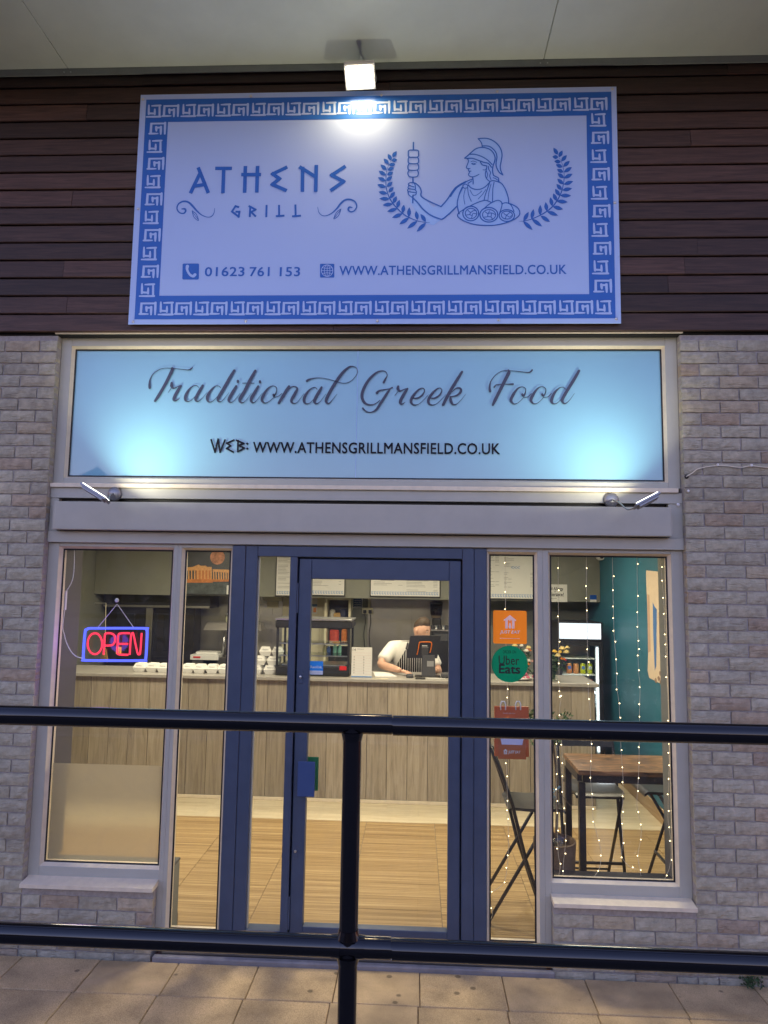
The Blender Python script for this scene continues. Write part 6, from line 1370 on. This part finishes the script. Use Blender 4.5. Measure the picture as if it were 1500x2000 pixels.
q = spot(229,1270,4.8); 
for i in range(3): bx('heating_element', emit('heater glow', (1,.33,.05), 1.2) if i == 0 else bpy.data.materials['heater glow'], ov, q.x-.03+i*.025, q.x-.012+i*.025, 4.832, 4.8375, q.z-.05, q.z+.04, .001)
bx('column', M['stainless'], ov, spot(286,1200,4.8).x, spot(299,1200,4.8).x, 4.78, 4.84, .966, 1.795, .003)
rk = empty('kitchen_rack', (-2.75, 4.95, .966), 'dark kitchen shelf rack with brown cartons beside the steel column', 'rack'); ra, rb_ = spot(300,1200,4.95).x, spot(352,1200,4.95).x
for x in (ra, rb_): bx('upright', M['black_metal'], rk, x, x+.025, 4.83, 4.855, .966, 1.94, .002)
for z in (1.15,1.38,1.6,1.82): bx('rack_shelf', M['dark_steel'], rk, ra+.0255, rb_-.0005, 4.84, 5.12, z, z+.02, .002)
for i, (z, x, w, h) in enumerate(((1.1705,ra+.12,.14,.12),(1.4005,ra+.14,.18,.13),(1.6205,ra+.13,.15,.11))): tag(MB().box(x-w/2, x+w/2, 4.87, 5.05, z, z+h, .004).build('carton', mat('brown carton %d' % i, (.16,.09,.05), .7, var=.3, vscale=20)), 'brown carton on the %s shelf of the kitchen rack' % ('lower','middle','upper')[i], 'carton')
q = spot(204,1284,4.2); br = empty('straw_brush', (q.x*1.0, 4.3, 1.2), 'straw brush on a long thin handle hanging in the kitchen', 'brush')
qa, qb, qc = spot(207,1178,4.3), spot(205,1266,4.3), spot(204,1290,4.3)
MB().tube([tuple(qa), tuple(qb)], .005, 6).build('handle', M['cream'], br); qd = spot(185,1178,4.3); MB().tube([tuple(qd), tuple(qa)], .006, 6).build('hanging_bar', M['steel'], br)
mb = MB()
for i in range(60):
    a = random.uniform(0,2*PI); d = random.uniform(.02,.055); mb.tube([(qb.x+math.cos(a)*.012, 4.3+math.sin(a)*.012, qb.z), (qc.x+math.cos(a)*d, 4.3+math.sin(a)*d, qc.z-random.uniform(0,.02))], [.003,.002], 4)
mb.build('bristles', mat('straw', (.42,.24,.07), .8, var=.3, vscale=50), br)['kind'] = 'stuff'

# ------------------------------------------------------------------ person behind the counter
pr = empty('person', (-.12, 3.85, FZ), 'person in white short sleeved shirt and striped apron leaning over the till', 'person')
PH = spot(823, 1231, 3.62)            # head centre
HC = Vector((PH.x+.004, 3.62, PH.z+.006))
el = spot(742, 1298, 3.5); hd_ = spot(783, 1308, 3.17); shl = spot(765, 1266, 3.68)
def skin_mesh(name, verts, edges, radii, m_, parent, sub=2, root=0):
    me = bpy.data.meshes.new(name); org = wloc(parent); me.from_pydata([Vector(v)-org for v in verts], edges, [])
    o = bpy.data.objects.new(name, me); COL.objects.link(o)
    md = o.modifiers.new('s', 'SKIN'); md.use_smooth_shade = True
    sv = me.skin_vertices[0].data if me.skin_vertices else None
    if sv is None:
        import bmesh as _b; bm = _b.new(); bm.from_mesh(me); bm.verts.layers.skin.verify(); bm.to_mesh(me); bm.free(); sv = me.skin_vertices[0].data
    for i, r in enumerate(radii): sv[i].radius = (r, r) if not isinstance(r, tuple) else r; sv[i].use_root = (i == root)
    s2_ = o.modifiers.new('u', 'SUBSURF'); s2_.levels = sub; s2_.render_levels = sub
    dg = bpy.context.evaluated_depsgraph_get(); nm = bpy.data.meshes.new_from_object(o.evaluated_get(dg)); bpy.data.objects.remove(o)
    nm.polygons.foreach_set('use_smooth', [True]*len(nm.polygons)); nm.materials.clear(); nm.materials.append(m_)
    o = bpy.data.objects.new(name, nm); COL.objects.link(o); o.parent = parent; return o
neck = HC+Vector((-.082, .03, -.132)); chest = neck+Vector((-.06, .07, -.16)); pel = Vector((-.16, 3.86, .95)); abd = (chest+pel)/2+Vector((-.03,.05,0))
shL = Vector((shl.x, 3.68, shl.z)); shR = neck+Vector((.17, .10, -.10)); elL = Vector((el.x, 3.5, el.z)); haL = Vector((hd_.x, 3.17, CZ+.045)); elR = shR+Vector((.10,-.10,-.22)); haR = Vector((.22, 3.30, CZ+.05))
V = [pel, abd, chest, neck, HC+Vector((-.03,.01,-.06)), shL, elL, elL.lerp(haL,.55), haL, shR, elR, haR, pel+Vector((-.10,.02,-.08)), pel+Vector((.10,.02,-.08)), Vector((-.26,3.86,.5)), Vector((-.06,3.86,.5)), Vector((-.26,3.9,.06)), Vector((-.06,3.9,.06))]
Ed = [(0,1),(1,2),(2,3),(3,4),(2,5),(5,6),(6,7),(7,8),(2,9),(9,10),(10,11),(0,12),(0,13),(12,14),(13,15),(14,16),(15,17)]
Rd = [.12,.115,.11,.052,.055,.058,.047,.042,.028,.058,.046,.028,.095,.095,.07,.07,.05,.05]
body = skin_mesh('body', V, Ed, Rd, M['skin'], pr, 2, 0)
# head: shaped sphere with brow, nose, jaw; turned to the right and down
hm = bmesh.new(); bmesh.ops.create_uvsphere(hm, u_segments=28, v_segments=22, radius=1)
fdir = Vector((.80, -.52, -.30)).normalized(); side = fdir.cross(Vector((0,0,1))).normalized(); upd = side.cross(fdir).normalized()
def headp(l):     # l local: x forward, y side, z up (unit sphere)
    x, y, z = l; X = x*.098; Y_ = y*.074; Z = z*.122
    if z < 0: Y_ *= 1-.28*(-z)**1.5; X *= 1-.06*(-z); X += .012*(-z)
    if x < 0: Z += 0; X *= 1.02
    if x > .3:
        g = math.exp(-(y/.22)**2)
        X += .020*g*math.exp(-((z+.18)/.16)**2)              # nose
        X += .006*math.exp(-((z-.12)/.10)**2)*math.exp(-(y/.6)**2)   # brow
        X -= .006*math.exp(-((z-.0)/.08)**2)*math.exp(-((abs(y)-.36)/.18)**2)   # eye sockets
        X += .006*g*math.exp(-((z+.52)/.10)**2); X += .007*g*math.exp(-((z+.86)/.14)**2)
    return Vector((X, Y_, Z))
def hw(v): return HC+fdir*v.x+side*v.y+upd*v.z
for v in hm.verts: v.co = hw(headp(v.co))
MB().bm(hm).build('head', M['skin'], body, smooth=True)
hb2 = bmesh.new(); bmesh.ops.create_uvsphere(hb2, u_segments=26, v_segments=20, radius=1)
for v in hb2.verts:
    l = v.co.copy(); p = headp(l); cut = .34+.30*max(0, l.x)-.70*max(0, -l.x); grow = max(0, min(1, (l.z-cut)/.3)); r_ = 1.0+(.11*grow*(.6+.5*max(0,l.z)) if grow > 0 else -.06)
    v.co = hw(Vector((p.x*r_+.006*grow, p.y*r_, p.z*r_+.008*grow+random.uniform(-.003,.003)*grow)))
MB().bm(hb2).build('hair', M['hair'], body, smooth=True)
for s_ in (-1, 1):
    MB().ball(tuple(hw(Vector((-.012, s_*.073, -.012)))), .022, 2, (.75,.45,1.25)).build('ear', M['skin'], body, smooth=True)
    MB().ball(tuple(hw(Vector((.083, s_*.028, .006)))), .009, 2, (1,1,.55)).build('eye', M['white'], body, smooth=True); MB().ball(tuple(hw(Vector((.0905, s_*.028, .004)))), .004, 1).build('iris', M['black'], body)
    MB().tube([hw(Vector((.092, s_*.012, .026))), hw(Vector((.091, s_*.03, .031))), hw(Vector((.083, s_*.046, .026)))], .0035, 5).build('eyebrow', M['hair'], body)
MB().tube([hw(Vector((.094, -.02, -.066))), hw(Vector((.100, 0, -.065))), hw(Vector((.094, .02, -.066)))], .004, 6).build('mouth', mat('lips', (.5,.2,.17), .5), body)
# hands with separate fingers
def hand(c, d, up, s_):
    d = Vector(d).normalized(); up = Vector(up).normalized(); r = d.cross(up).normalized()*s_
    v = [c, c+d*.045, c+d*.08]; e = [(0,1),(1,2)]; rad = [(.024,.017),(.036,.016),(.038,.013)]
    for i, (o_, L_, cu) in enumerate(((-.027,.062,.25),(-.009,.072,.3),(.009,.068,.4),(.026,.052,.5))):
        b0 = c+d*.078+r*o_; p1 = b0+(d*math.cos(cu)-up*math.sin(cu))*L_*.45; p2 = p1+(d*math.cos(cu*2.2)-up*math.sin(cu*2.2))*L_*.33; p3 = p2+(d*math.cos(cu*3)-up*math.sin(cu*3))*L_*.25
        n = len(v); v += [b0, p1, p2, p3]; e += [(2,n),(n,n+1),(n+1,n+2),(n+2,n+3)]; rad += [.0095,.009,.008,.0065]
    n = len(v); t0 = c+d*.025-r*.03; v += [t0, t0-r*.022+d*.03-up*.008, t0-r*.026+d*.055-up*.016]; e += [(0,n),(n,n+1),(n+1,n+2)]; rad += [.012,.0105,.008]
    return skin_mesh('hand', v, e, rad, M['skin'], body, 2, 0)
hand(haL, (.75,-.5,-.12), (0,0,1), 1); hand(haR, (-.5,-.8,-.1), (0,0,1), -1)
# shirt (torso and short sleeves) and apron
mid1 = shL.lerp(elL, .62); mid2 = shR.lerp(elR, .62)
skin_mesh('shirt', [pel+Vector((0,0,-.02)), abd, chest, neck+Vector((-.012,.012,-.03)), shL, mid1, shL.lerp(elL,.82), shR, mid2, shR.lerp(elR,.8)], [(0,1),(1,2),(2,3),(2,4),(4,5),(5,6),(2,7),(7,8),(8,9)], [.16,.155,.155,.068,.092,.08,.076,.092,.08,.076], M['cloth'], body, 2, 0)
MB().tube([neck+Vector((.045*math.cos(t*PI/7)+.005, .045*math.sin(t*PI/7)-.005, .005+.012*math.cos(t*PI/7))) for t in range(14)], .016, 7, closed=True).build('collar', M['cloth'], body, smooth=True)
def apron_mat():
    m, N, L, b = nt('striped apron'); tc = N.new('ShaderNodeTexCoord'); sx_ = N.new('ShaderNodeSeparateXYZ'); L.new(tc.outputs['Object'], sx_.inputs[0])
    m1 = N.new('ShaderNodeMath'); m1.operation = 'MULTIPLY'; m1.inputs[1].default_value = 42; L.new(sx_.outputs[0], m1.inputs[0]); fr = N.new('ShaderNodeMath'); fr.operation = 'FRACT'; L.new(m1.outputs[0], fr.inputs[0])
    gt = N.new('ShaderNodeMath'); gt.operation = 'GREATER_THAN'; gt.inputs[1].default_value = .76; L.new(fr.outputs[0], gt.inputs[0]); r = ramp(N, [(0, (.012,.012,.014)), (1, (.75,.73,.68))]); L.new(gt.outputs[0], r.inputs[0]); L.new(r.outputs[0], b.inputs['Base Color']); b.inputs['Roughness'].default_value = .8; return m
mb = MB(); n = 8; rows_ = ((.62,.16,.0),(.8,.18,.0),(1.0,.18,0),(1.15,.175,0),(1.28,.15,0),(1.38,.11,0),(1.45,.07,0))
for z, w, _ in rows_:
    t_ = max(0, min(1, (z-.95)/(chest.z-.95))); c = pel.lerp(chest, t_) if z > .95 else pel
    for i in range(n+1): u = -1+2*i/n; mb.v.append((c.x+.045+w*u, c.y-.178-.012*math.cos(u*9+z*8)*.5+.05*u*u-.02*t_, z))
for j in range(len(rows_)-1):
    for i in range(n): a = j*(n+1)+i; mb.f.append([a, a+1, a+n+2, a+n+1])
mb.build('apron', apron_mat(), body, smooth=True)
for s_, e_ in ((-1, (-.06,0)), (1, (.06,0))):
    MB().tube(smooth_path([tuple(Vector((chest.x+.045+s_*.07, chest.y-.185, 1.45))), tuple(neck+Vector((s_*.075, -.09, -.045))), tuple(neck+Vector((s_*.068, .0, .0)))], 5), .011, 6).build('apron_strap', M['black'], body, smooth=True)
